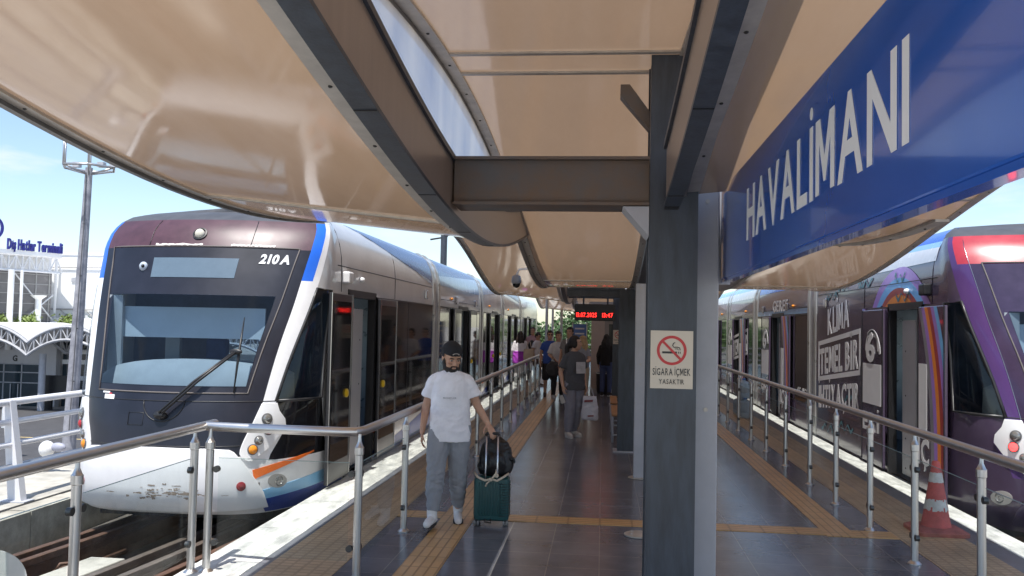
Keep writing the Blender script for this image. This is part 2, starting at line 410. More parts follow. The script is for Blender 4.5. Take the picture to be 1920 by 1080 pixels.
# track: slab, rails, clips and conduit
def bend(y): return -0.10 * max(0.0, 9.2 - y) - 0.006 * max(0.0, 9.2 - y) ** 2
YS = [-4 + 0.5 * i for i in range(29)] + [12, 20, 55]
M_rust = mat('rusty_rail_steel', (0.115, 0.062, 0.042), 0.6, 0.3, var=0.3, scale=9, bump=0.2)
M_rail = mat('worn_rail_steel', (0.26, 0.21, 0.18), 0.42, 0.7, var=0.15, scale=9)
def sweep(bm, prof, xo, ys=YS, curve=True):
    rr = []
    for y in ys:
        dx = bend(y) if curve else 0
        rr.append([Vector((xo + dx + a, y, z)) for a, z in prof])
    rings(bm, rr)
RAILP = [(-.06, -.60), (.06, -.60), (.06, -.58), (.012, -.55), (.012, -.41), (.036, -.39), (.036, -.335), (.03, -.33), (-.03, -.33), (-.036, -.335), (-.036, -.39), (-.012, -.41), (-.012, -.55), (-.06, -.58)]
rl = [(-5.10, 'rust brown running rail on the stone kerb side of the near track', M_rust, True),
      (-4.90, 'rust brown guard rail just inside the kerb side rail', M_rust, True),
      (-4.02, 'worn pale topped rail between the concrete slab and the white platform edge', M_rail, True),
      (-3.77, 'grey running rail closest to the left white platform edge', M_rail, True),
      (-3.48, 'dark rusty bar low beside the left platform wall', M_rust, True),
      (4.42, 'rail of the right hand track below the purple tram', M_rail, False),
      (5.86, 'farther rail of the right hand track under the purple tram', M_rail, False)]
for x, lb, m_, cv in rl:
    bm = NB(); sweep(bm, RAILP, x, curve=cv)
    put(obj('rail', bm, m_), lb, 'rail', 'rails')
bm = NB(); sweep(bm, [(-.17, -.62), (.17, -.62), (.17, -.40), (-.17, -.40)], -4.42, [-4 + 0.5 * i for i in range(24)] + [7.85])
put(obj('track_slab', bm, M_conc, bevel=0.01), 'pale concrete strip lying between the rails of the near track', 'slab')
bm = NB(); tube(bm, [(-4.68 + bend(y), y, -.50) for y in [-4 + 0.5 * i for i in range(26)]], 0.017, 8)
put(obj('conduit', bm, M_rust, smooth=True), 'thin rusty conduit rod running beside the concrete strip', 'conduit')
for y, lb in ((6.95, 'rusty rail clip nearest the camera on the conduit'), (7.62, 'rusty rail clip farther along the conduit, near the tram')):
    x = -4.64 + bend(y)
    t = thing('rail_clip', lb, 'clip', (x, y, -.62), 0, 'rail clips')
    bm = NB(); box(bm, -.10, .10, -.09, .09, 0, .17); obj('clip_base', bm, M_rust, t, bevel=0.01)
    bm = NB(); tube(bm, [(-.07, -.07, .17), (-.05, -.05, .22), (0, .04, .21), (.05, -.02, .23), (.07, .06, .18)], 0.014, 8); obj('spring', bm, M_rust, t, smooth=True)

# ================================================================== roof waves
def zw(y, s): return 2.90 + s * 0.43 * math.cos(2 * PI * (y - (5.2 if s > 0 else 5.65)) / 16.0)
YR0, YR1 = 0.2, 46.0
YW = [YR0 + (YR1 - YR0) * i / 170 for i in range(171)]
def wave_sheet(bm, x0, x1, s, tilt, th, dz=0.0, ys=YW):
    def ring(y):
        z0 = zw(y, s) + dz; zl = z0 + tilt * x0; zr = z0 + tilt * x1
        return [Vector((x0, y, zl)), Vector((x1, y, zr)), Vector((x1, y, zr + th)), Vector((x0, y, zl + th))]
    rings(bm, [ring(y) for y in ys])
M_edge2 = mat('grey_edge_steel', (0.17, 0.165, 0.16), 0.4, 0.2, var=0.2, scale=6)
def roof(lb, x0, x1, s, tl, seams, outer, ya=YR0, yb=YR1, dz=0.0):
    yws = [y for y in YW if ya <= y <= yb]
    """a wavy roof strip; tl lifts its outer edge"""
    piv = x1 if outer < 0 else x0
    def til(x): return tl * abs(x - piv)
    def zat(x, y): return zw(y, s) + til(x) + (dz(y) if callable(dz) else dz)
    t = thing('canopy_roof', lb, 'roof', (0, 0, 0), 0, 'wavy roof strips')
    def sheet(a, b, d0, d1, m_, nm, ys=yws):
        bm = NB()
        rings(bm, [[Vector((a, y, zat(a, y) + d0)), Vector((b, y, zat(b, y) + d0)), Vector((b, y, zat(b, y) + d1)), Vector((a, y, zat(a, y) + d1))] for y in ys])
        return obj(nm, bm, m_, t, smooth='auto')
    bm = NB(); grid(bm, lambda x, y: Vector((x, y, zat(x, y))), [x0 + .03, (x0 + x1) / 2, x1 - .03], yws); obj('soffit', bm, M_roof, t, smooth=True)
    for a, b, dk in ((x0, x0 + 0.045, 1), (x0 + 0.045, x0 + 0.115, 0), (x1 - 0.075, x1, 0)):
        if dk: sheet(a, b, -0.035, 0.09, M_edge2, 'edge_beam')
        else: sheet(a, b, -0.014, 0.0, M_frame, 'edge_trim')
    bm = NB()
    y = max(-3.0, ya + .3)
    while y < min(22, yb - .2):
        for xx in (x0 + 0.08, x1 - 0.035):
            lathe(bm, [(0.0085, -0.004), (0.0085, 0.003), (0.004, 0.006)], (xx, y, zat(xx, y) - 0.014), 8, (0, 0, -1))
        y += 0.62
    o = obj('screws', bm, M_screw, t); o['kind'] = 'stuff'
    for y in seams:
        bm = NB()
        for a, b in ((x0 + 0.115, x1 - 0.075),):
            z0, z1 = zat(a, y), zat(b, y); sl = (zw(y + .02, s) - zw(y - .02, s)) / .04
            rings(bm, [[Vector((a, y - .022, z0 - .012 - sl * .022)), Vector((a, y + .022, z0 - .012 + sl * .022)), Vector((a, y + .022, z0 + .01)), Vector((a, y - .022, z0 + .01))],
                       [Vector((b, y - .022, z1 - .012 - sl * .022)), Vector((b, y + .022, z1 - .012 + sl * .022)), Vector((b, y + .022, z1 + .01)), Vector((b, y - .022, z1 + .01))]])
        obj('seam_bar', bm, M_frame, t)
    return t
roof('tan wavy roof strip on the left, dipping low beside the white and blue tram', -2.65, -0.94, -1, 0.105, (-2.8, 5.35, 13.3, 21.3, 29.3), -1)
roof('tan wavy roof strip in the middle, rising high just left of the big pillar', -0.97, 0.46, 1, 0.0, (-2.9, 4.65, 5.05, 8.3, 12.3, 13.9, 20.9, 21.3, 29.0), 0)
roof('tan roof strip above the blue station sign, right of the big pillar', 0.385, 1.90, -1, 0.10, (-2.9, 1.2), 1, YR0, 5.0, lambda y: .17 - .13 * min(1, max(0, (y - 4.0) / 1.0)))
roof('tan roof strip past the big pillar, half hidden behind the blue sign', 0.50, 1.90, -1, 0.0, (8.6, 13.0, 21.3), 1, 5.02, YR1)
roof('tan roof strip on the far right, dipping beside the purple tram', 1.76, 3.35, 1, 0.0, (-2.9, 4.8, 5.6, 8.2, 9.0, 12.7, 20.9, 28.6), 1)
bm = NB(); rings(bm, [[Vector((.465, y, zw(y, 1) - .06)), Vector((.60, y, zw(y, 1) - .06)), Vector((.60, y, zw(y, 1) + .2)), Vector((.465, y, zw(y, 1) + .2))] for y in YW])
put(obj('ridge_beam', bm, M_navy, smooth='auto'), 'dark steel beam along the right edge of the middle roof strip', 'beam')

def girder(lb, x0, x1, s, inner, hh=0.30, yb=YR1):
    yg = [y for y in YW if y <= yb]
    t = thing('roof_girder', lb, 'girder', (0, 0, 0), 0, 'wavy girders')
    bm = NB(); wave_sheet(bm, x0, x1, s, 0, 0.02, -0.05, yg); obj('flange', bm, M_navy, t, smooth='auto')
    bm = NB(); wave_sheet(bm, x0 - 0.006, x1 + 0.006, s, 0, 0.03, 0.25, yg); obj('top_cap', bm, M_navy, t, smooth='auto')
    bm = NB(); wave_sheet(bm, x0 + .01, x1 - .01, s, 0, hh - 0.02, -0.03, yg); obj('fascia', bm, M_brown, t, smooth='auto')
    bm = NB()
    for i in range(12):
        y = min(-1.5 + i * 1.15, yb - .1 - .01 * i); sl = math.atan((zw(y + .05, s) - zw(y - .05, s)) / .1)
        M = Matrix.Translation((0, y, zw(y, s) - 0.05)) @ Matrix.Rotation(sl, 4, 'X')
        box(bm, x0 + .002, x1 - .002, -.004, .004, -.003, .0, M)
        if i < 11: obj('joint_line', bm, M_black, t); bm = NB()
    obj('joint_line', bm, M_black, t)
girder('dark curved girder left of the crossbeam, carrying the left roof strip', -0.925, -0.832, -1, 1)
girder('dark curved girder running into the front of the big pillar', 0.30, 0.378, -1, -1, yb=4.70)

# dirty glazing between the left girder and the higher middle strip
def dirty_glazing():
    m = bpy.data.materials.new('streaked_milky_glazing'); m.use_nodes = True
    t = m.node_tree; t.nodes.clear(); o = t.nodes.new('ShaderNodeOutputMaterial')
    g = t.nodes.new('ShaderNodeTexCoord'); mp = t.nodes.new('ShaderNodeMapping'); mp.inputs['Scale'].default_value = (1, 3.5, 0.9)
    n = t.nodes.new('ShaderNodeTexNoise'); n.inputs['Scale'].default_value = 1.3; n.inputs['Detail'].default_value = 7
    t.links.new(g.outputs['Object'], mp.inputs[0]); t.links.new(mp.outputs[0], n.inputs[0])
    r = t.nodes.new('ShaderNodeValToRGB'); r.color_ramp.elements[0].position = .3; r.color_ramp.elements[0].color = (.70, .73, .79, 1); r.color_ramp.elements[1].position = .7; r.color_ramp.elements[1].color = (.86, .86, .86, 1)
    t.links.new(n.outputs[0], r.inputs[0])
    a = t.nodes.new('ShaderNodeBsdfTranslucent'); b = t.nodes.new('ShaderNodeBsdfTransparent'); c = t.nodes.new('ShaderNodeBsdfDiffuse')
    t.links.new(r.outputs[0], a.inputs[0]); t.links.new(r.outputs[0], b.inputs[0]); t.links.new(r.outputs[0], c.inputs[0])
    m1 = t.nodes.new('ShaderNodeMixShader'); m1.inputs[0].default_value = .5
    t.links.new(a.outputs[0], m1.inputs[1]); t.links.new(b.outputs[0], m1.inputs[2])
    t.links.new(m1.outputs[0], o.inputs[0])
    return m
bm = NB()
ys = [-1.0 + 0.2 * i for i in range(52)]
ys = [y for y in ys if zw(y, 1) > zw(y, -1) + 0.3]
rings(bm, [[Vector((-.93, y, zw(y, -1) + .282)), Vector((-.925, y, zw(y, -1) + .282)), Vector((-.925, y, zw(y, 1) - .037)), Vector((-.93, y, zw(y, 1) - .037))] for y in ys])
put(obj('roof_glazing', bm, dirty_glazing()), 'milky streaked glazing between the left girder and the middle roof strip', 'glazing')

# ================================================================== columns with crossbeams
def hcol(y, top, lb):
    t = thing('steel_column', lb, 'column', (0.365, y + 0.14, 0), 0, 'dark steel columns')
    bm = NB(); box(bm, -.128, .128, -.14, -.122, 0, top); obj('flange', bm, M_navy, t)
    bm = NB(); box(bm, -.128, .128, .122, .14, 0, top); obj('flange', bm, M_navy, t)
    bm = NB(); box(bm, -.120, .120, -.121, .121, 0, top); obj('web', bm, M_navy, t)
    bm = NB(); box(bm, -.19, .19, -.19, .19, 0.001, .018); obj('base_plate', bm, M_grey, t)
def beam(y, z0, z1, x0, x1, lb, m_):
    t = thing('crossbeam', lb, 'beam', (0, y + 0.14, 0), 0, 'crossbeams')
    bm = NB(); box(bm, x0, x1, -.14, .14, z0, z0 + .016); obj('flange', bm, m_, t)
    bm = NB(); box(bm, x0, x1, -.14, .14, z1 - .016, z1); obj('flange', bm, m_, t)
    bm = NB(); box(bm, x0, x1, -.10, .10, z0 + .017, z1 - .017); obj('web', bm, m_, t)
    return t
COLS = [(4.70, 3.315, 'wide dark steel pillar in the foreground carrying a no smoking sign'),
        (13.2, 2.43, 'dark steel pillar second from the camera, behind the thin grey post'),
        (21.2, 3.27, 'dark steel pillar third from the camera, beside the bench'),
        (29.2, 2.43, 'dark steel pillar fourth from the camera, past the kiosk'), (37.2, 3.27, 'farthest dark steel pillar of the platform')]
for y, tp, lb in COLS: hcol(y, tp, lb)
b0 = beam(4.70, 2.50, 2.765, -0.83, 0.235, 'dark rust stained crossbeam joining the foreground pillar to the left girder', M_rustbeam)
for (y0, dz) in ((-.14, 0),):
    bm = NB()
    plate(bm, [(0, 0), (.14, 0), (.14, -.16)], (.095, -.13, 2.495), (1, 0, 0), (0, 0, 1), (0, 1, 0), 0, .26); obj('gusset', bm, M_grey, b0)
    bm = NB(); plate(bm, [(0, 0), (.05, 0), (.16, -.15), (.16, -.25), (.0, -.06)], (.075, -.05, 3.18), (1, 0, 0), (0, 0, 1), (0, 1, 0), 0, .1); obj('bracket', bm, M_rustbeam, b0)
beam(13.2, 2.31, 2.43, -0.55, 0.245, 'dark crossbeam on the second pillar, below the middle roof dip', M_navy)
beam(21.2, 2.555, 2.84, -0.835, 0.245, 'dark crossbeam on the third pillar, above the display', M_navy)

# ================================================================== station sign on its grey posts
def sign_post(x, y, h, lb, holes=True):
    t = thing('grey_post', lb, 'post', (x, y, 0), 0, 'grey sign posts')
    bm = NB(); box(bm, -.066, .066, -.06, .06, 0.012, h); obj('shaft', bm, M_grey, t, bevel=0.008)
    bm = NB(); lathe(bm, [(.13, 0), (.13, .008), (.10, .012)], (0, 0, 0.004), 24); obj('foot_plate', bm, M_frame, t, smooth='auto')
    bm = NB()
    for z in (1.4, h - .06):
        bm = NB(); lathe(bm, [(.012, 0), (.012, .006)], (0, -.061, z), 10, (0, -1, 0)); obj('bolt', bm, M_frame, t)
    return t
sign_post(0.572, 5.02, 2.62, 'pale grey square post right of the foreground pillar, holding the blue sign')
sign_post(0.465, 10.98, 2.40, 'slim pale grey square post seen just left of the foreground pillar')
t = thing('station_sign', 'long glossy blue station name board with white capital letters', 'sign', (0.655, 0, 0))
M_blue = mat('glossy_blue_sign', (0.020, 0.11, 0.50), 0.14, var=0.06, scale=1.5, coat=0.5)
bm = NB(); box(bm, 0.0, .05, 0.9, 5.04, 2.125, 2.635); obj('board', bm, M_blue, t, bevel=0.006)
bm = NB(); box(bm, .004, .046, 0.9, 5.04, 2.108, 2.1245); obj('bottom_rail', bm, M_blue, t)
bm = NB(); box(bm, -.006, .056, 5.042, 5.06, 2.10, 2.66); obj('end_cap', bm, M_grey, t)
text('lettering', 'HAVALİMANI', (-.001, 4.12, 2.262), (0, -1, 0), (0, 0, 1), 2.16, 0.235, mat('sign_white', (0.84, 0.85, 0.88), 0.4, var=0.03), t, bold=0.016, depth=0.0012, gap=.11)
bm = NB(); box(bm, -.05, .05, -1.4, 1.4, 2.0, 2.38)
t2 = thing('station_sign', 'second name board seen edge on behind the slim grey post', 'sign', (0.56, 12.4, 0)); obj('board', bm, M_grey, t2, bevel=0.006)
bm = NB(); box(bm, -.056, .056, -1.41, 1.41, 1.975, 1.998); obj('bottom_rail', bm, M_navy, t2)

# no smoking signs
def nosmoke(lb, x, y, z, w_, h_):
    t = thing('no_smoking_sign', lb, 'sign', (x, y, z), 0, 'no smoking signs')
    o, r, u, n = (0, 0, 0), (1, 0, 0), (0, 0, 1), (0, -1, 0)
    k = w_ / 0.245
    bm = NB(); plate(bm, [(0, 0), (w_, 0), (w_, h_), (0, h_)], o, r, u, n, 0, .004); obj('board', bm, mat('cream_sign', (0.62, 0.55, 0.45), 0.45, var=0.04), t)
    c = (.1225 * k, 0, .222 * k); red = mat('sign_red', (0.52, 0.03, 0.035), 0.45, var=0.05); blk = mat('sign_black', (0.02, 0.02, 0.022), 0.5)
    bm = NB(); ringplate(bm, .086 * k, .070 * k, c, r, u, n, .0042, .0056)
    q = math.sqrt(.5)
    plate(bm, [(-.072 * k, -.007 * k), (.072 * k, -.007 * k), (.072 * k, .007 * k), (-.072 * k, .007 * k)], c, (q, 0, -q), (q, 0, q), n, .0058, .0066); obj('ban_ring', bm, red, t)
    bm = NB(); plate(bm, [(-.055 * k, -.018 * k), (.03 * k, -.018 * k), (.03 * k, -.006 * k), (-.055 * k, -.006 * k)], c, r, u, n, .0042, .005)
    plate(bm, [(.036 * k, -.018 * k), (.041 * k, -.018 * k), (.041 * k, -.006 * k), (.036 * k, -.006 * k)], c, r, u, n, .0042, .005)
    plate(bm, [(.046 * k, -.018 * k), (.051 * k, -.018 * k), (.051 * k, -.006 * k), (.046 * k, -.006 * k)], c, r, u, n, .0042, .005)
    tube(bm, [Vector((c[0] + a * k, -.0045, c[2] + b * k)) for a, b in ((.048, .002), (.046, .016), (.03, .02), (.012, .018), (.004, .03), (.012, .044), (.02, .046))], .0028 * k, 6)
    tube(bm, [Vector((c[0] + a * k, -.0045, c[2] + b * k)) for a, b in ((.038, .002), (.034, .01), (.018, .009))], .0024 * k, 6)
    obj('cigarette', bm, blk, t)
    text('lettering', 'SİGARA İÇMEK', (.014 * k, -.0042, .078 * k), r, u, .217 * k, .040 * k, blk, t, bold=.012, depth=.001)
    text('lettering', 'YASAKTIR', (.050 * k, -.0042, .027 * k), r, u, .145 * k, .028 * k, blk, t, bold=.012, depth=.001)
    return t
nosmoke('cream no smoking sign with red ring on the foreground pillar', .252, 4.697, 1.528, .222, .305)
nosmoke('small distant cream no smoking sign on the third pillar', .245, 21.197, 1.46, .245, .338)

# LED display, camera dome, spotlight fixtures
t = thing('led_display', 'black box display with red dot digits hanging below the roof', 'display', (-.65, 20.0, 2.0))
bm = NB(); box(bm, 0, .92, 0, .16, 0, .38); obj('housing', bm, M_black, t, bevel=0.01)
mled = mat('red_led', (0.4, 0.0, 0.0), 0.5, emit=(1.0, 0.02, 0.015), estr=1.6)
text('digits', '13.07.2025', (.04, -.002, .085), (1, 0, 0), (0, 0, 1), .46, .095, mled, t, bold=.012, depth=.003)
text('digits', '13:47', (.63, -.002, .085), (1, 0, 0), (0, 0, 1), .24, .095, mled, t, bold=.012, depth=.003)
bm = NB(); tube(bm, [(.2, .08, .38), (.2, .08, 1.3)], .02, 8); obj('hanger', bm, M_navy, t)
bm = NB(); tube(bm, [(.75, .08, .38), (.75, .08, 1.3)], .02, 8); obj('hanger', bm, M_navy, t)
t = thing('security_camera', 'dark dome security camera hanging under the roof edge', 'camera', (-1.30, 13.0, 2.47))
bm = NB(); lathe(bm, [(.02, .14), (.06, .12), (.075, .05), (.072, .02), (.055, .0)], seg=16); obj('housing', bm, mat('camera_grey', (.25, .25, .26), .4), t, smooth=True)
bm = NB(); ellip(bm, (0, 0, 0), (.058, .058, .06)); obj('dome', bm, mat('dome_black', (.01, .01, .012), .08), t, smooth=True)
bm = NB(); tube(bm, [(0, 0, .13), (.04, 0, .22), (.33, 0, .25)], .016, 8); obj('arm', bm, M_white, t, smooth=True)

# ================================================================== handrails
def post_bm(x, y, z0=0.0, h=1.0):
    bm = NB()
    lathe(bm, [(.052, 0.002), (.052, .010), (.034, .026), (.0285, .03), (.0285, h - .13), (.034, h - .125), (.034, h - .075), (.0285, h - .07), (.014, h - .035), (.012, h + .02)], (x, y, z0), 18)
    return bm
def handrail(lb, posts, path, glass_sides, z=1.05, zb=0.0, r=.034):
    t = thing('handrail', lb, 'railing', (posts[0][0], posts[0][1], 0), 0, 'steel handrails')
    ox, oy = posts[0]
    bm = NB(); tube(bm, [Vector((x - ox, y - oy, zz)) for x, y, zz in path], r, 16); obj('top_rail', bm, M_steel, t, smooth='auto')
    for x, y in posts:
        p = obj('post', post_bm(x - ox, y - oy, zb, z - .03 - zb), M_steel, t, smooth='auto')
    for (xa, ya), (xb, yb) in glass_sides:
        d = Vector((xb - xa, yb - ya, 0)); l = d.length; d.normalize(); n = Vector((-d.y, d.x, 0))
        bm = NB(); M = Matrix.Translation((xa - ox, ya - oy, 0)) @ Matrix(((d.x, n.x, 0, 0), (d.y, n.y, 0, 0), (0, 0, 1, 0), (0, 0, 0, 1)))
        box(bm, .07, l - .07, -.004, .004, zb + .13, z - .22, M); g = obj('glass_panel', bm, M_glass, t)
        bm = NB()
        box(bm, .07, l - .07, -.0045, .0045, z - .2195, z - .2165, M); obj('glass_edge', bm, M_edge, g)
        for q in (.055, l - .055):
            for zz in (zb + .22, z - .30):
                bm = NB(); lathe(bm, [(.024, -.016), (.024, .016)], M @ Vector((q, 0, zz)), 14, n); obj('glass_clamp', bm, mat('dark_clamp', (.10, .10, .10), .35, .8), g)
    return t
XL, XRR = -1.73, 2.515
yl = [6.2 + 1.5 * i for i in range(13)]
pl = [(-2.85, 6.2), (XL, 6.2)] + [(XL, y) for y in yl[1:]]
pathl = [(-2.92, 6.28, 1.05), (-2.60, 6.24, 1.05), (-1.86, 6.21, 1.05), (-1.775, 6.235, 1.05), (-1.735, 6.32, 1.05)] + [(XL, y, 1.05) for y in (7, 9, 12, 16, 20, 24.5)]
handrail('long steel handrail with glass panels beside the walking man, running along the white tram', pl, pathl,
         [((-2.85, 6.2), (XL, 6.2))] + [((XL, yl[i]), (XL, yl[i + 1])) for i in range(12)])
handrail('steel handrail section in the bottom left corner, over the track', [(-2.95, 6.16), (-2.95, 4.72), (-2.95, 3.28)],
         [(-2.935, 6.45, 1.05), (-2.945, 5, 1.05), (-2.95, 1.0, 1.05)], [((-2.95, 6.16), (-2.95, 4.72)), ((-2.95, 4.72), (-2.95, 3.28))])
yr = [4.9, 6.15, 7.40, 8.58, 9.79, 10.98, 12.40, 13.82, 15.20, 16.58, 17.98, 19.4, 20.8, 22.2]
handrail('steel handrail with glass panels along the right side of the platform by the purple tram', [(XRR, y) for y in yr],
         [(XRR, y, 1.06) for y in (3.0, 4.9, 7.4, 7.42, 12, 18, 22.4)], [((XRR, yr[i]), (XRR, yr[i + 1])) for i in range(13)], z=1.06)
t = thing('floor_socket', 'round steel floor plate at the left foot of the foreground pillar', 'floor plate', (.345, 7.95, .004))
bm = NB(); lathe(bm, [(.13, 0), (.13, .012), (.11, .02), (.03, .022)], seg=24); obj('plate', bm, M_frame, t, smooth='auto')
for a in range(4): bm = NB(); lathe(bm, [(.014, .0), (.014, .028)], (.085 * math.cos(a * PI / 2 + .7), .085 * math.sin(a * PI / 2 + .7), 0), 8); obj('bolt', bm, M_steel, t)
# round grey sign low on the left rail
t = thing('round_sign', 'round pale grey sign with a dark leaf mark in the bottom left corner', 'sign', (-3.02, 4.12, .50))
bm = NB(); lathe(bm, [(.17, -.004), (.17, .004)], (0, 0, 0), 36, (.55, -.83, 0)); obj('disc', bm, mat('pale_grey_sign', (.50, .51, .50), .5), t)
bm = NB()
for a in (-60, -30, 0, 30, 60):
    q = R(a)
    plate(bm, [(-.008, 0), (.008, 0), (0, .085)], Vector((0.0035, -.005, -.03)), (math.cos(q) * .83, math.cos(q) * .55, -math.sin(q)), (math.sin(q) * .83, math.sin(q) * .55, math.cos(q)), (.55, -.83, 0), .0, .001)
obj('leaf_mark', bm, M_black, t)
# ================================================================== trams
KEY = np.array([(-0.12, 8.52, .96, 8.76, 9.95, 1.30), (0.00, 8.36, .95, 8.66, 9.85, 1.325), (0.30, 8.27, .90, 8.55, 9.65, 1.325),
                (0.55, 8.28, .88, 8.55, 9.50, 1.325), (0.85, 8.33, .92, 8.60, 9.40, 1.325), (1.10, 8.41, .95, 8.68, 9.35, 1.325),
                (1.60, 8.60, 1.02, 8.86, 9.42, 1.325), (2.00, 8.76, 1.09, 9.03, 9.52, 1.325), (2.45, 8.93, 1.15, 9.22, 9.70, 1.325),
                (2.70, 9.04, 1.18, 9.34, 9.82, 1.30), (2.90, 9.20, 1.16, 9.50, 9.95, 1.235), (3.02, 9.40, 1.08, 9.66, 10.05, 1.15),
                (3.10, 9.75, .95, 9.95, 10.15, 1.02)])
GR = [np.gradient(KEY[:, c], KEY[:, 0]) for c in range(6)]
def keyed(z, c):
    if c == 5 and 0 <= z <= 2.45: return 1.325
    zs = KEY[:, 0]; v = KEY[:, c]; m = GR[c]
    i = int(np.clip(np.searchsorted(zs, z) - 1, 0, len(zs) - 2))
    h = zs[i + 1] - zs[i]; t = min(max((z - zs[i]) / h, 0), 1)
    return (2*t**3-3*t**2+1)*v[i] + (t**3-2*t**2+t)*h*m[i] + (-2*t**3+3*t**2)*v[i+1] + (t**3-t**2)*h*m[i+1]
YJ, YEND = 10.2, 40.6
def S_(s, z):
    """nose of a tram: s runs round it (0 middle, 1 windscreen corner, 2 side, 3 start of the straight side)"""
    g = -1 if s < 0 else 1; t = abs(s)
    Yc, hw, Yk, Ys, am = [float(keyed(z, c)) for c in range(1, 6)]
    def H(p0, p1, m0, m1, q): return (2*q**3-3*q**2+1)*p0 + (q**3-2*q**2+q)*m0 + (-2*q**3+3*q**2)*p1 + (q**3-q**2)*m1
    Ta, Ty = am * .5, (Ys - Yc) * .5
    if t <= 1: a, y = H(0, hw, hw * 1.15, Ta, t), H(Yc, Yk, 0, Ty, t)
    elif t <= 2: a, y = H(hw, am, Ta * .9, 0, t - 1), H(Yk, Ys, Ty * .9, (Ys - Yk) * 1.1, t - 1)
    else: a, y = am, Ys + (t - 2) * (YJ - Ys)
    return Vector((g * a, y, z))
def Sn(s, z):
    e = 1e-3
    du = S_(s + e, z) - S_(s - e, z); dv = S_(s, min(z + e, 3.1)) - S_(s, z - e)
    n = du.cross(dv).normalized()
    c = S_(s, z) - Vector((0, 12, z))
    return n if n.dot(c) > 0 else -n
WZ = [0, .45, .6, .76, .9, .98, 1.4, 2.22, 2.4]; WS = [1.1, 1.2, 1.3, 1.38, 1.26, 1.17, 1.22, 1.36, 1.38]
def warp(s, z):
    g = -1 if s < 0 else 1; t = abs(s)
    if t <= 1 or t >= 2: return s
    wf = float(np.interp(z, WZ, WS))
    return g * (1 + (t - 1) / .25 * (wf - 1) if t <= 1.25 else wf + (t - 1.25) / .75 * (2 - wf))

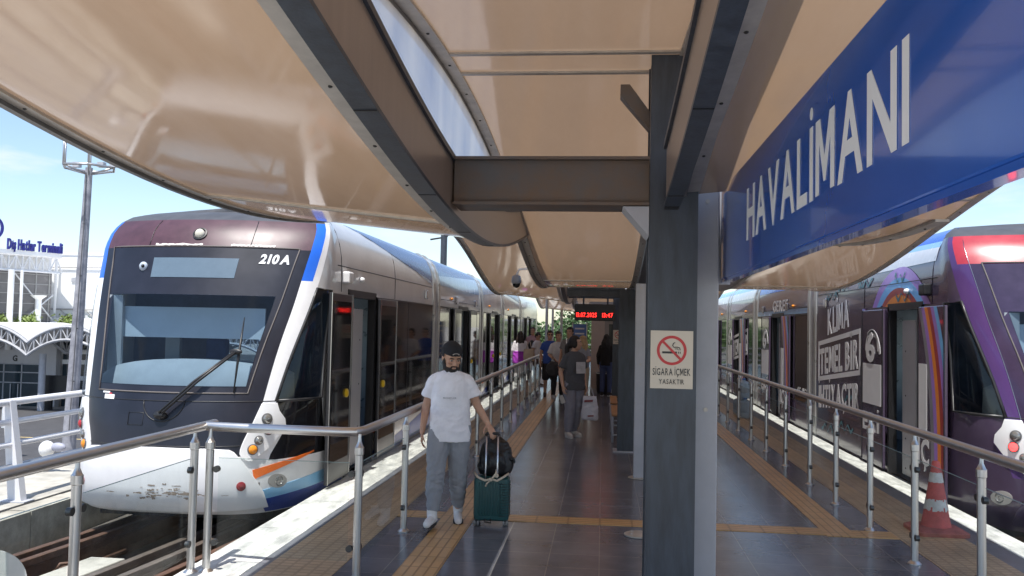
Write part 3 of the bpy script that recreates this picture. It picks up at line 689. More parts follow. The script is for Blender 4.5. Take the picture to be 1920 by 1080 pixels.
def tram(name, lb, X0, sg, Y0, left):
    base = Vector((X0, 9 + Y0, -.33))
    root = thing(name, lb, 'tram', base)
    def Wp(p): return Vector((sg * p[0], p[1] - 9, p[2] + .33))
    def SP(s, z, off=0.0):
        p = S_(s, z)
        if off: p = p + Sn(s, z) * off
        return Wp(p)
    def SD(y, z, off=0.0, side=1):          # flat side
        a = float(keyed(z, 5)) + off
        return Wp((side * a, y, z))
    body = mat('silver_white_body_paint', (0.60, 0.60, 0.61), 0.22, var=0.05, scale=1.5, coat=0.4) if left else mat('purple_body_wrap', (0.068, 0.048, 0.085), 0.2, var=0.25, scale=0.8, coat=0.4)
    pill = mat('white_pillar_paint', (0.76, 0.76, 0.78), 0.3, var=0.04, coat=0.3) if left else mat('violet_pillar_wrap', (0.075, 0.034, 0.14), 0.2, var=0.12, scale=1, coat=0.4)
    mask = mat('dark_blue_black_mask', (0.011, 0.012, 0.021), 0.36, var=0.3, scale=2.5) if left else mat('dark_violet_mask', (0.035, 0.022, 0.055), 0.22, var=0.2, coat=0.3)
    head = mat('faded_maroon_paint', (0.070, 0.030, 0.042), 0.40, var=0.2, scale=5) if left else mat('red_wrap', (0.36, 0.025, 0.04), 0.3, var=0.1, coat=0.3)
    roofm = mat('dark_roof_paint', (0.060, 0.062, 0.070), 0.5, var=0.2, scale=4)
    blue = mat('bright_blue_vinyl', (0.02, 0.13, 0.62), 0.3, var=0.06) if left else head
    dark = mat('dark_window_glass', (0.010, 0.010, 0.012), 0.025, var=0.2, scale=1.2, spec=0.7)
    tint = glass('tinted_cab_glass', (0.62, 0.70, 0.76), 0.9, 0.0, 1.5)
    tint2 = glass('tinted_saloon_glass', (0.62, 0.66, 0.68), 0.9, 0.0, 1.5)
    under = mat('dark_underframe', (0.016, 0.016, 0.018), 0.7, var=0.3)
    chrome = mat('bright_trim', (0.55, 0.55, 0.55), 0.18, 1.0, var=0.08)
    grey = mat('light_grey_panel', (0.42, 0.42, 0.44), 0.4, var=0.05)
    # --- shell split where the paint changes
    sl = [0, .12, .24, .36, .48, .6, .7, .76, .85, .93, 1.0, 1.05, 1.14, 1.25, 1.4, 1.55, 1.7, 1.85, 1.95, 2.0, 2.5, 3.0]
    sl = [-q for q in sl[:0:-1]] + sl
    zl = [-.12, 0, .1, .2, .3, .42, .48, .55, .65, .76, .85, .95, 1.02, 1.17, 1.3, 1.45, 1.6, 1.75, 1.9, 2.0, 2.1, 2.2, 2.28, 2.36, 2.5, 2.62, 2.7, 2.8, 2.88, 2.95, 3.02, 3.06, 3.1]
    def reg(s, z):
        t = abs(s)
        if z > 2.95: return 'roof' if t < 1.14 or not left else 'body'
        if t < 1.0:
            if z < .48: return 'skirt'
            if t < .76 and 1.17 < z < 2.1: return None
            if z < 2.62: return 'mask'
            return 'header'
        if z > 2.62 and t < 1.14: return 'vinyl'
        if z > 2.28 and t < 1.14 and left: return 'vinyl'
        if t < 1.25: return 'pillar' if z > .42 else 'skirt'
        if t < 1.95 and 1.02 < z < 2.2: return None
        if t < 2.0 and .42 < z < 1.02 and left: return 'cab_panel'
        if z < .42: return 'skirt'
        return 'body'
    MT = dict(body=body, skirt=body if not left else mat('white_skirt_paint', (0.70, 0.70, 0.72), 0.35, var=0.06), mask=mask, header=head, vinyl=blue, pillar=pill, roof=roofm, cab_panel=dark)
    NM = dict(body='body', skirt='front_skirt', mask='windscreen_mask', header='header_panel', vinyl='corner_trim', pillar='front_pillar', roof='roof_front', cab_panel='lower_cab_panel')
    buf = {}
    for i in range(len(sl) - 1):
        for j in range(len(zl) - 1):
            k = reg((sl[i] + sl[i + 1]) / 2, (zl[j] + zl[j + 1]) / 2)
            if k is None: continue
            b, vc = buf.setdefault(k + ('' if k not in ('vinyl', 'pillar', 'cab_panel') else '+' if sl[i] >= 0 else '-'), (NB(), {}))
            f = []
            for (ii, jj) in ((i, j), (i + 1, j), (i + 1, j + 1), (i, j + 1)):
                if (ii, jj) not in vc: vc[(ii, jj)] = b.verts.new(SP(warp(sl[ii], zl[jj]), zl[jj]))
                f.append(vc[(ii, jj)])
            b.faces.new(f)
    # roof top: close over the front and run back
    b, vc = buf['roof']
    half = [q for q in sl if q >= 0]
    prev = None
    for q in half:
        p = S_(warp(q, 3.1), 3.1); row = [Wp((p.x * c, p.y, 3.1 + .05 * (1 - c * c))) for c in (-1, -.6, -.2, .2, .6, 1)]
        row = [b.verts.new(v) for v in row]
        if prev:
            for m_ in range(5): b.faces.new((prev[m_], row[m_], row[m_ + 1], prev[m_ + 1]))
        prev = row
    # --- straight sides
    doors = [(10.25, 11.50), (18.35, 19.58), (24.0, 25.2), (29.3, 30.5), (35.2, 36.4)]
    arts = [(15.48, 16.12), (21.45, 22.1), (26.15, 26.85), (32.0, 32.6)]
    wins = [(11.56, 15.44), (16.18, 18.30), (19.64, 21.40), (22.2, 23.95), (25.25, 26.1), (26.9, 29.25), (30.55, 31.95), (32.65, 35.15), (36.45, 39.6)]
    yb = sorted(set([YJ, YEND] + [v for d in doors for v in d] + [v for d in wins for v in d]))
    bB, _ = buf['body']
    for side in (1, -1):
        for i in range(len(yb) - 1):
            ym = (yb[i] + yb[i + 1]) / 2
            for j in range(len(zl) - 1):
                zm = (zl[j] + zl[j + 1]) / 2
                if side == 1 and 0 < zm < 2.2 and any(p < ym < q for p, q in doors): continue
                if .76 < zm < 2.1 and any(p < ym < q for p, q in wins) and side == -1: continue
                bB.faces.new([bB.verts.new(SD(y, z, 0, side)) for y, z in ((yb[i], zl[j]), (yb[i + 1], zl[j]), (yb[i + 1], zl[j + 1]), (yb[i], zl[j + 1]))])
    pa = 1.02
    b.faces.new([b.verts.new(Wp(v)) for v in ((-pa, YJ, 3.1), (-pa, YEND, 3.1), (-pa * .6, YEND, 3.13), (-pa * .6, YJ, 3.13))])
    b.faces.new([b.verts.new(Wp(v)) for v in ((-pa * .6, YJ, 3.13), (-pa * .6, YEND, 3.13), (pa * .6, YEND, 3.13), (pa * .6, YJ, 3.13))])
    b.faces.new([b.verts.new(Wp(v)) for v in ((pa * .6, YJ, 3.13), (pa * .6, YEND, 3.13), (pa, YEND, 3.1), (pa, YJ, 3.1))])
    V = [bB.verts.new(SD(YEND, z, 0, 1)) for z in zl] + [bB.verts.new(SD(YEND, z, 0, -1)) for z in zl[::-1]]
    bB.faces.new(V)
    for k, (bb, _) in buf.items():
        bmesh.ops.remove_doubles(bb, verts=bb.verts, dist=1e-4)
        k = k.strip('+-'); obj(NM[k], bb, MT[k], root, smooth='auto')
    # --- solid patches laid on the nose
    def patch(bm, sf, zf, ns, nz_, d0, d1):
        """sf(u,v), zf(u,v) with u,v in 0..1"""
        A = [[bm.verts.new(SP(sf(i / ns, j / nz_), zf(i / ns, j / nz_), d1)) for j in range(nz_ + 1)] for i in range(ns + 1)]
        for i in range(ns):
            for j in range(nz_): bm.faces.new((A[i][j], A[i + 1][j], A[i + 1][j + 1], A[i][j + 1]))
        rim = [(i, 0) for i in range(ns + 1)] + [(ns, j) for j in range(1, nz_ + 1)] + [(i, nz_) for i in range(ns - 1, -1, -1)] + [(0, j) for j in range(nz_ - 1, 0, -1)]
        B = [bm.verts.new(SP(sf(i / ns, j / nz_), zf(i / ns, j / nz_), d0)) for i, j in rim]
        for q in range(len(rim)):
            i, j = rim[q]; i2, j2 = rim[(q + 1) % len(rim)]
            bm.faces.new((A[i][j], A[i2][j2], B[(q + 1) % len(rim)], B[q]))
    # bumper
    bm = NB()
    def zt(s): return float(np.interp(abs(s), [0, .55, .78, .9, 1.0, 1.05], [.575, .565, .55, .42, .25, .12]))
    def sb(u, v): return -1.05 + 2.1 * u
    patch(bm, sb, lambda u, v: -.03 + v * (zt(sb(u, v)) + .03), 42, 8, -.02, .055)
    bumper = obj('bumper', bm, pill if left else mask, root, smooth='auto', bevel=0.012)
    for s in (-.84, .84):
        bm = NB(); lathe(bm, [(.046, -.01), (.046, .062), (.036, .068), (.001, .074)], SP(s, .20, 0), 20, Vector((sg * Sn(s, .2).x, Sn(s, .2).y, Sn(s, .2).z)))
        obj('reflector', bm, mat('red_reflector', (0.22, 0.012, 0.018), 0.25, var=0.2), bumper, smooth='auto')
    if left:
        bm = NB(); rnd = random.Random(4)
        for k in range(48):
            s0 = rnd.gauss(.12, .22); z0 = .10 + abs(rnd.gauss(0, .055)) + (0.02 if abs(s0 - .15) < .12 else 0); l = rnd.uniform(.015, .09); h = rnd.uniform(.003, .013)
            if abs(s0) > .7 or z0 > .28: continue
            pts = []
            for q in range(7):
                t_ = q / 6; pts.append((s0 + l * (t_ - .5), z0 + h * rnd.uniform(.2, 1)))
            for q in range(6, -1, -1):
                t_ = q / 6; pts.append((s0 + l * (t_ - .5), z0 - h * rnd.uniform(.2, 1)))
            bm.faces.new([bm.verts.new(SP(a, c, .0575)) for a, c in pts])
        o = obj('scuff_marks', bm, mat('scraped_bare_metal', (0.27, 0.22, 0.18), 0.7, var=0.4, scale=30), bumper); o['kind'] = 'stuff'
    # lamp plates
    for g in (-1, 1):
        bm = NB()
        lo = lambda z: float(np.interp(z, [.43, .47, .52, .6, .8, 1.0], [.95, .88, .86, .88, .94, .99]))
        hi = lambda z: float(np.interp(z, [.43, .47, .52, .6, .76, .84, .92, 1.0], [1.0, 1.07, 1.15, 1.25, 1.36, 1.33, 1.24, 1.19]))
        zz = lambda v: .43 + .57 * v
        patch(bm, lambda u, v: g * (lo(zz(v)) + u * (hi(zz(v)) - lo(zz(v)))), lambda u, v: zz(v), 8, 14, -.01, .022)
        pl_ = obj('lamp_plate', bm, mat('white_lamp_plate', (0.76, 0.76, 0.77), 0.3, var=0.04, coat=.3), root, smooth='auto', bevel=0.008)
        for s, z, r_, c, lit in ((1.0, .545, .048, 'amber', 1), (1.06, .635, .042, 'clear', 0), (1.15, .735, .048, 'red', 0 if left else 1), (1.10, .845, .050, 'clear', 0)):
            n = Sn(g * s, z); ax = Vector((sg * n.x, n.y * 1.0, n.z)); p = SP(g * s, z, .016)
            m_ = {'amber': mat('amber_lens', (0.72, 0.25, 0.02), 0.2, var=0.1), 'clear': mat('clear_lens', (0.28, 0.28, 0.27), 0.08, 0.6, var=0.3, scale=30),
                  'red': mat('red_lens_lit', (0.6, 0.03, 0.03), 0.15, emit=(1, .05, .05), estr=1.2) if lit else mat('red_lens', (0.38, 0.02, 0.03), 0.15, var=0.15)}[c]
            bm = NB(); lathe(bm, [(r_ * 1.14, -.01), (r_ * 1.14, .012), (r_ * .98, .016)], p, 22, ax); lp = obj('headlight_rim', bm, mat('lamp_rim', (.10, .10, .105), .3), pl_, smooth='auto')
            bm = NB(); lathe(bm, [(r_ * .97, .002), (r_ * .9, .022), (r_ * .6, .034), (.002, .040)], p, 22, ax); obj('headlight', bm, m_, pl_, smooth='auto')
    # fog lamps and coloured swooshes on the skirt
    for g in (-1, 1):
        bm = NB(); n = Sn(g * 1.26, .2); ax = Vector((sg * n.x, n.y, n.z)); p = SP(g * 1.26, .20, .0)
        lathe(bm, [(.052, -.02), (.052, .012), (.042, .016), (.036, .006), (.001, .018)], p + Vector((0, .02, 0)), 20, ax); obj('fog_lamp', bm, mat('clear_lens', (0, 0, 0)), root, smooth='auto')
        bm = NB(); patch(bm, lambda u, v: g * (1.15 + .21 * u), lambda u, v: .2 + (v - .5) * .145 * math.sqrt(max(0.0, 1 - (2 * u - 1) ** 2) + .004), 16, 4, -.003, .003)
        obj('fog_lamp_recess', bm, mat('recess_grey', (.30, .29, .28), .5), root, smooth='auto')
    if left:
        def swoosh(nm, col, s0, s1, lo, hi, off):
            bm = NB(); patch(bm, lambda u, v: s0 + u * (s1 - s0), lambda u, v: lo(u) + v * (hi(u) - lo(u)), 26, 3, -.002, off); obj(nm, bm, mat('vinyl_' + nm, col, 0.3, var=0.06), root, smooth='auto')
        swoosh('orange_stripe', (0.78, 0.16, 0.02), 1.0, 1.75, lambda u: .245 + .20 * u, lambda u: .34 + .118 * u, .0035)
        swoosh('light_blue_stripe', (0.22, 0.47, 0.72), 1.0, 2.95, lambda u: .03 + .12 * u, lambda u: .12 + .22 * u, .003)
        swoosh('navy_stripe', (0.018, 0.05, 0.27), 1.0, 2.95, lambda u: -.11, lambda u: .03 + .12 * u, .0038)
        for y0, y1 in wins:
            bm = NB(); n_ = 16
            grid(bm, lambda a, c: SD(a, .03 + (.10 + .30 * ((a - y0) / (y1 - y0)) ** 1.5) * c, .0035), [y0 + (y1 - y0) * i / n_ for i in range(n_ + 1)], (0, 1)); obj('navy_stripe', bm, mat('vinyl_navy_stripe', (0, 0, 0)), root)
            bm = NB()
            grid(bm, lambda a, c: SD(a, .36 + .09 * ((a - y0) / (y1 - y0)) + .05 * c, .0037), [y0 + (y1 - y0) * i / n_ for i in range(n_ + 1)], (0, 1)); obj('orange_stripe', bm, mat('vinyl_orange_stripe', (0, 0, 0)), root)
    # windscreen, frame line, cab
    bm = NB(); patch(bm, lambda u, v: -.76 + 1.52 * u, lambda u, v: 1.17 + .93 * v, 16, 8, .0, .008); obj('windscreen', bm, tint, root, smooth='auto')
    bm = NB()
    fr = [(-.78, 1.105)] + [(-.78 + 1.58 * i / 14, 1.10) for i in range(15)] + [(.80 + .06 * i / 8, 1.10 + 1.53 * i / 8) for i in range(1, 9)] + [(.86 - 1.72 * i / 14, 2.63) for i in range(15)] + [(-.86 + .08 * i / 8, 2.63 - 1.53 * i / 8) for i in range(1, 9)]
    tube(bm, [SP(s, z, .003) for s, z in fr], .008, 6); obj('windscreen_seal', bm, mat('dusty_seal', (.13, .115, .11), .7), root, smooth=True)
    G_ = [([SP(warp(-1.9 + 3.8 * i / 40, 1.02), 1.02, .001) for i in range(41)], .005), ([SP(-.97 + 1.94 * i / 24, .585, .001) for i in range(25)], .005),
          ([SP(-.42, 2.64 + .3 * i / 6, .001) for i in range(7)], .004), ([SP(.42, 2.64 + .3 * i / 6, .001) for i in range(7)], .004),
          ([SP(s, z, .002) for s, z in ((-.32, .78), (-.16, .78), (-.16, .90), (-.32, .90), (-.32, .78))], .0035),
          ([SP(.02 + .2 * math.sin(a), 1.02 - .2 * abs(math.cos(a)), .002) for a in [-1.57 + 3.14 * i / 14 for i in range(15)]], .006)]
    for pts_, r_ in G_:
        bm = NB(); tube(bm, pts_, r_, 6); obj('panel_gap', bm, M_black, root, smooth=True)
    if not left:
        for g in (-1, 1):
            bm = NB(); tube(bm, [SP(g * 1.0, .6 + 2.3 * i / 24, .002) for i in range(25)], .004, 6); obj('mask_trim', bm, chrome, root, smooth=True)
    bm = NB()
    for (s0, z0, y) in ((-.3, .78, 0),): pass
    patch(bm, lambda u, v: -.35 + .71 * u, lambda u, v: 2.285 + .215 * v, 10, 3, .0, .004); obj('destination_display', bm, mat('blank_display', (.11, .155, .20), .25, var=.06), root, smooth='auto')
    bm = NB(); n = Sn(0, 2.76); ax = Vector((sg * n.x, n.y, n.z)); lathe(bm, [(.078, -.02), (.078, .012), (.064, .014), (.062, -.01)], SP(0, 2.77), 24, ax); hl = obj('top_lamp', bm, M_black, root, smooth='auto')
    bm = NB(); ellip(bm, SP(0, 2.765, .01), (.056, .04, .056)); obj('lens', bm, mat('cream_lens', (.62, .58, .48), .15, var=.1), hl, smooth=True)
    bm = NB(); ellip(bm, SP(-.44, 2.40, .005), (.048, .03, .052)); obj('camera_pod', bm, mat('camera_pod_grey', (.42, .47, .55), .2, var=.1), root, smooth=True)
    bm = NB(); ellip(bm, SP(-.43, 2.395, .03), (.018, .02, .02)); obj('camera_lens', bm, M_black, root, smooth=True)
    # cab interior
    ci = mat('cab_grey', (0.36, 0.40, 0.43), 0.6, var=0.08); cb = mat('cab_blue_dark', (0.05, 0.07, 0.11), 0.6, var=0.3)
    bm = NB(); rr = []
    for i in range(17):
        u = -1 + 2 * i / 16
        rr.append([Wp((u * .98, 8.78 + .10 * u * u + dy, zz_)) for dy, zz_ in ((0, .75), (0, 1.15), (.10, 1.22 + .20 * math.sqrt(max(0, 1 - u * u * .98))), (.55, 1.25 + .16 * math.sqrt(max(0, 1 - u * u * .98))), (.60, .75))])
    rings(bm, rr); obj('dashboard', bm, mat('dash_pale', (0.42, 0.47, 0.50), 0.6, var=.08), root, smooth='auto')
    bm = NB(); box(bm, -.86, .78, .02, .04, 1.97, 2.30, Matrix.Translation(Wp((0, 9.02, 0)) + Vector((0, 0, -.33)))); obj('sun_blind', bm, mat('blind_cloth', (0.52, 0.60, 0.66), 0.8, var=.04), root)
    bm = NB(); M0 = Matrix.Translation(Wp((0, 10.05, 0)))
    box(bm, -1.25, -.2, 0, .04, .3, 2.25, M0); box(bm, .55, 1.2, 0, .04, .3, 2.25, M0); box(bm, -.2, .55, 0, .04, 1.75, 2.25, M0); obj('cab_bulkhead', bm, cb, root)
    bm = NB(); M1 = Matrix.Translation(Wp((-.1, 9.55, .2)))
    box(bm, -.26, .26, -.25, .28, .35, .50, M1); box(bm, -.25, .25, .22, .34, .45, 1.15, M1); box(bm, -.13, .13, .24, .34, 1.18, 1.42, M1); box(bm, -.1, .1, -.1, .1, -.1, .36, M1); obj('driver_seat', bm, mat('seat_blue', (.03, .07, .20), .8, var=.2), root, bevel=.03)
    bm = NB(); box(bm, -.95, .95, 8.6 - 9, 10.0 - 9, .5, .54); obj('cab_floor', bm, under, root)
    bm = NB(); box(bm, -.95, -.80, 8.98 - 9, 9.02 - 9, 1.5, 2.42); box(bm, -.62, -.45, 9.6 - 9, 9.66 - 9, 1.4, 2.0); obj('cab_post', bm, ci, root)
    # wiper
    if left:
        bm = NB()
        for d in (0, .03):
            tube(bm, [SP(.0 + d, .88 - d * .3, .02), SP(.03 + d, .90, .07), SP(.28 + d, 1.19, .085), SP(.555 + d * .5, 1.49, .07)], .014, 8)
        wp = obj('wiper', bm, M_black, root, smooth=True)
        bm = NB(); tube(bm, [SP(.655, 1.10, .03), SP(.60, 1.48, .035), SP(.545, 1.86, .03)], [.006, .016, .005], 8); obj('wiper_blade', bm, M_black, wp, smooth=True)
        bm = NB(); ellip(bm, SP(.57, 1.5, .06), (.07, .02, .03)); obj('wiper_head', bm, M_black, wp, smooth=True)
        bm = NB(); ellip(bm, SP(.02, .88, .02), (.07, .05, .045)); obj('wiper_pivot', bm, M_black, wp, smooth=True)
        p = SP(.525, 2.455, .006); q = SP(.80, 2.455, .006)
        text('fleet_number', '210A', p, q - p, SP(.53, 2.56, .006) - p, (q - p).length, .112, M_white, root, bold=.04, depth=.002)
        bm = NB()
        patch(bm, lambda u, v: -.665 + .135 * u, lambda u, v: 1.015 + .045 * v, 4, 2, 0, .007); patch(bm, lambda u, v: -.70 + .10 * u, lambda u, v: 1.072 + .016 * v, 4, 1, 0, .007); obj('maker_plate', bm, M_white, root)
        bm = NB(); patch(bm, lambda u, v: -.60 + .03 * u, lambda u, v: 1.062 + .012 * v, 2, 1, 0, .0085); obj('plate_accent', bm, mat('accent_red', (.6, .05, .06), .4), root)
        rnd = random.Random(2)
        for a0, a1 in ((-.36, .05), (.27, .62)):
            bm = NB(); N = 26
            tp = [2.652 + rnd.uniform(0, .012) for _ in range(N + 1)]; bt = [2.640 + rnd.uniform(-.004, .006) for _ in range(N + 1)]
            patch(bm, lambda u, v: a0 + (a1 - a0) * u, lambda u, v: bt[min(N, int(u * N + .01))] + v * (tp[min(N, int(u * N + .01))] - bt[min(N, int(u * N + .01))]), N, 1, 0, .003); obj('peeled_paint', bm, mat('bare_primer', (.72, .66, .62), .7, var=.1), root)
    # cab side windows
    for g in (-1, 1):
        bm = NB(); z0, z1 = 1.02, 2.2
        patch(bm, lambda u, v: g * (lambda z, wf: wf + u * (1.96 - wf))(z0 + (z1 - z0) * v, float(np.interp(z0 + (z1 - z0) * v, WZ, WS))), lambda u, v: z0 + (z1 - z0) * v, 12, 10, 0, .006)
        obj('cab_window', bm, tint2, root, smooth='auto')
        bm = NB(); lp = [(float(np.interp(z0 + (z1 - z0) * i / 10, WZ, WS)), z0 + (z1 - z0) * i / 10) for i in range(11)] + [(1.96, 2.2), (1.96, 1.6), (1.96, 1.02), (1.6, 1.02), (1.2, 1.02)]
        tube(bm, [SP(g * s, z, .005) for s, z in lp], .018, 8); obj('cab_window_seal', bm, M_black, root, smooth=True) if g > 0 else bm.free()
    # doors, windows, articulations
    lf = mat('dark_leaf_frame', (.022, .022, .026), .3, var=.15)
    def slab(bm, y0, y1, z0, z1, d0, d1, side=1):
        for s_ in (1,):
            P = [SD(y, z, d, side) if z < 2.45 else SD(y, z, d, side) for y in (y0, y1) for z in (z0, z1) for d in (d0, d1)]
            v = [bm.verts.new(p) for p in P]
            for f in ((0, 1, 3, 2), (4, 6, 7, 5), (0, 4, 5, 1), (2, 3, 7, 6), (0, 2, 6, 4), (1, 5, 7, 3)): bm.faces.new([v[i] for i in f])
    for di, (y0, y1) in enumerate(doors):
        for k, (a, c) in enumerate(((y0 - .86, y0 - .03), (y1 + .02, y1 + .98))):
            bm = NB(); slab(bm, a, c, .05, 2.17, .035, .07); lfo = obj('door', bm, lf if left else body, root, bevel=.01)
            if left:
                bm = NB(); slab(bm, a + .07, c - .07, .28, 2.08, .0705, .074); obj('door_glass', bm, dark, lfo)
            bm = NB()
            for yy in (a + .004, c - .018): slab(bm, yy, yy + .014, .05, 2.17, .0705, .078)
            obj('door_edge', bm, chrome if left else M_black, lfo)
            if left:
                bm = NB(); lathe(bm, [(.05, 0), (.05, .018), (.034, .028), (.001, .03)], SD(a + .62 if k == 0 else a + .2, 1.02, .074), 18, (sg, 0, 0)); obj('door_button', bm, mat('yellow_button', (.75, .50, .02), .3), lfo, smooth='auto')
            elif di < 3:
                hw_ = mat('wrap_white', (.74, .74, .76), .35, var=.04)
                if k == 1:
                    p = SD(c - .22, 1.46, .076)
                    text('route_number', '6', p, (0, -1, 0), (0, 0, 1), .40, .40, hw_, lfo, bold=.03, depth=.002)
                    bm = NB(); slab(bm, a + .08, c - .06, .86, 1.42, .0705, .0735); obj('white_block', bm, hw_, lfo)
                    text('wrap_lettering', 'ERİ', SD(c - .08, .50, .076), (0, -1, 0), (0, 0, 1), .72, .24, hw_, lfo, bold=.03, depth=.002)
                    bm = NB(); ringplate(bm, .40, .33, SD(c - .47, 1.50, .0705), (0, -1, 0), (0, 0, 1), (-1, 0, 0), 0, .003, 10, 120, 20); ringplate(bm, .29, .26, SD(c - .47, 1.60, .0705), (0, -1, 0), (0, 0, 1), (-1, 0, 0), 0, .003, 0, 180, 24); obj('wrap_arc', bm, hw_, lfo)
                else:
                    bm = NB(); slab(bm, c - .30, c - .04, .72, 1.50, .0705, .0735); obj('white_block', bm, hw_, lfo)
                    text('wrap_lettering', 'İÇ', SD(c - .02, .34, .076), (0, -1, 0), (0, 0, 1), .36, .30, hw_, lfo, bold=.03, depth=.002)
                    for bi, (nm, col) in enumerate((('wrap_grey', (.22, .21, .24)), ('wrap_violet', (.34, .18, .56)), ('wrap_orange', (.78, .24, .03)), ('wrap_dark_red', (.36, .04, .04)), ('wrap_violet', 0), ('wrap_sky_blue', (.16, .45, .80)))):
                        bm = NB()
                        def yc(z, q, a=a): return a + .40 + .44 * max(0, (z - .3) / 1.9) ** 2.4 - q * .098
                        zs_ = [.06 + 2.10 * i / 24 for i in range(25)]
                        V1 = []
                        for z in zs_:
                            ya, yb_ = min(c - .002, yc(z, bi)), max(a + .002, yc(z, bi + 1))
                            V1.append((ya, max(min(ya, yb_), a + .002), z))
                        for q in range(24):
                            if V1[q][0] - V1[q][1] < .002 and V1[q + 1][0] - V1[q + 1][1] < .002: continue
                            bm.faces.new([bm.verts.new(SD(y, z, .0712)) for y, z in ((V1[q][0], V1[q][2]), (V1[q][1], V1[q][2]), (V1[q + 1][1], V1[q + 1][2]), (V1[q + 1][0], V1[q + 1][2]))])
                        if len(bm.faces): obj('rainbow_band', bm, mat(nm, col if col else (.34, .18, .56), .3, var=.08), lfo)
                        else: bm.free()
        bm = NB(); slab(bm, y0 - .02, y0 + .02, 0, 2.2, -.09, .012); slab(bm, y1 - .04, y1 + .02, 0, 2.2, -.09, .012); slab(bm, y0 - .02, y1 + .02, 2.15, 2.24, -.09, .012); obj('door_frame', bm, M_black, root)
        bm = NB(); slab(bm, y0 + .55, y0 + 1.03, .03, 2.02, -.16, -.10); sc_ = obj('door_screen', bm, grey, root, bevel=.01)
        bm = NB()
        for z in (.12, .5, 1.05, 1.62): lathe(bm, [(.012, -.002), (.012, .004)], SD(y0 + .9, z, -.10), 10, (sg, 0, 0))
        obj('screen_bolts', bm, M_black, sc_)
        bm = NB(); slab(bm, y0 - .04, y1 + .04, -.05, -.005, -.02, .10); obj('door_step', bm, chrome, root)
        bm = NB(); tube(bm, [Wp((.75, y0 + .30, .0)), Wp((.75, y0 + .30, 2.25))], .017, 8); tube(bm, [Wp((.95, y0 + .5, .55)), Wp((1.0, y0 + .28, .75)), Wp((1.0, y0 + .22, 1.1)), Wp((1.0, y0 + .4, 1.95))], .016, 8); obj('grab_pole', bm, mat('yellow_pole', (.62, .42, .04), .3) if left else chrome, root, smooth=True)
        bm = NB()
        for yy in (y0 - .3, y0 + .55, y0 + 1.3):
            MM = Matrix.Translation(Wp((-.85, yy, 0)))
            box(bm, -.22, .22, -.22, .22, .42, .50, MM); box(bm, -.22, .22, .18, .25, .48, 1.0, MM)
        obj('seats', bm, mat('seat_blue', (0, 0, 0)), root, bevel=.03)
    for i, (y0, y1) in enumerate(wins):
        bm = NB(); slab(bm, y0, y1, .52, 2.17, .001, .010)
        w_ = obj('side_window', bm, dark if (left or i != 0) else body, root)
        bm = NB()
        n_ = max(1, int((y1 - y0) / 1.3))
        if left or i: 
            for k in range(1, n_):
                slab(bm, y0 + (y1 - y0) * k / n_ - .012, y0 + (y1 - y0) * k / n_ + .012, .52, 2.17, .0105, .0125); obj('window_mullion', bm, M_black, w_); bm = NB()
            slab(bm, y0, y1, .50, .52, .001, .014); obj('window_sill', bm, M_black, w_)
            bm = NB(); slab(bm, y0, y1, 2.17, 2.19, .001, .014); obj('window_header', bm, M_black, w_)
        else: bm.free()
        bm = NB(); slab(bm, y0, y1, .76, 2.1, -.01, -.004, -1); obj('far_window', bm, tint, root)
    bm = NB(); box(bm, -1.2, 1.2, 10.25 - 9, YEND - 9.1, .30, .326); obj('saloon_floor', bm, mat('saloon_floor', (.06, .06, .07), .5), root)
    bm = NB(); box(bm, -1.2, 1.2, 10.1 - 9, YEND - 9.1, 2.60, 2.62); obj('saloon_ceiling', bm, mat('saloon_ceiling', (.45, .45, .45), .6), root)
    bm = NB(); box(bm, -1.15, 1.15, 9.3 - 9, YEND - 9.3, .0, .20); obj('underframe', bm, under, root)
    for y0, y1 in arts:
        nb = 5
        for k in range(2):
            bm = NB(); ya = y0 if k == 0 else y1 - .16; yb_ = ya + .16
            zz_ = [-.1, .3, 1, 1.8, 2.4, 2.6, 2.8, 2.95, 3.05, 3.12]
            prof = [(float(keyed(min(z, 3.1), 5)) + .018, z) for z in zz_] + [(-float(keyed(min(z, 3.1), 5)) - .018, z) for z in zz_[::-1]]
            rings(bm, [[Wp((a, ya, z)) for a, z in prof], [Wp((a, yb_, z)) for a, z in prof]])
            obj('gangway_ring', bm, mat('gangway_grey', (.46, .46, .45), .28, .5, var=.12), root)
        bm = NB(); prof = [(float(keyed(min(z, 3.1), 5)) - .0 + .005, z) for z in zz_] + [(-float(keyed(min(z, 3.1), 5)) - .005, z) for z in zz_[::-1]]
        rr = []
        for q in range(9):
            d = -.03 if q % 2 else .0
            rr.append([Wp((a + (d if a > 0 else -d), y0 + .17 + (y1 - y0 - .34) * q / 8, z)) for a, z in prof])
        rings(bm, rr); obj('gangway_bellows', bm, mat('bellows_grey', (.20, .20, .20), .6), root)
    # roof line graphics and small fittings on the side
    def cant(nm, m_, y0, y1, lo, hi, off=.004):
        bm = NB(); n_ = 24
        grid(bm, lambda a, c: SD(a, lo((a - y0) / (y1 - y0)) + (hi((a - y0) / (y1 - y0)) - lo((a - y0) / (y1 - y0))) * c, off), [y0 + (y1 - y0) * i / n_ for i in range(n_ + 1)], [i / 8 for i in range(9)])
        obj(nm, bm, m_, root, smooth=True)
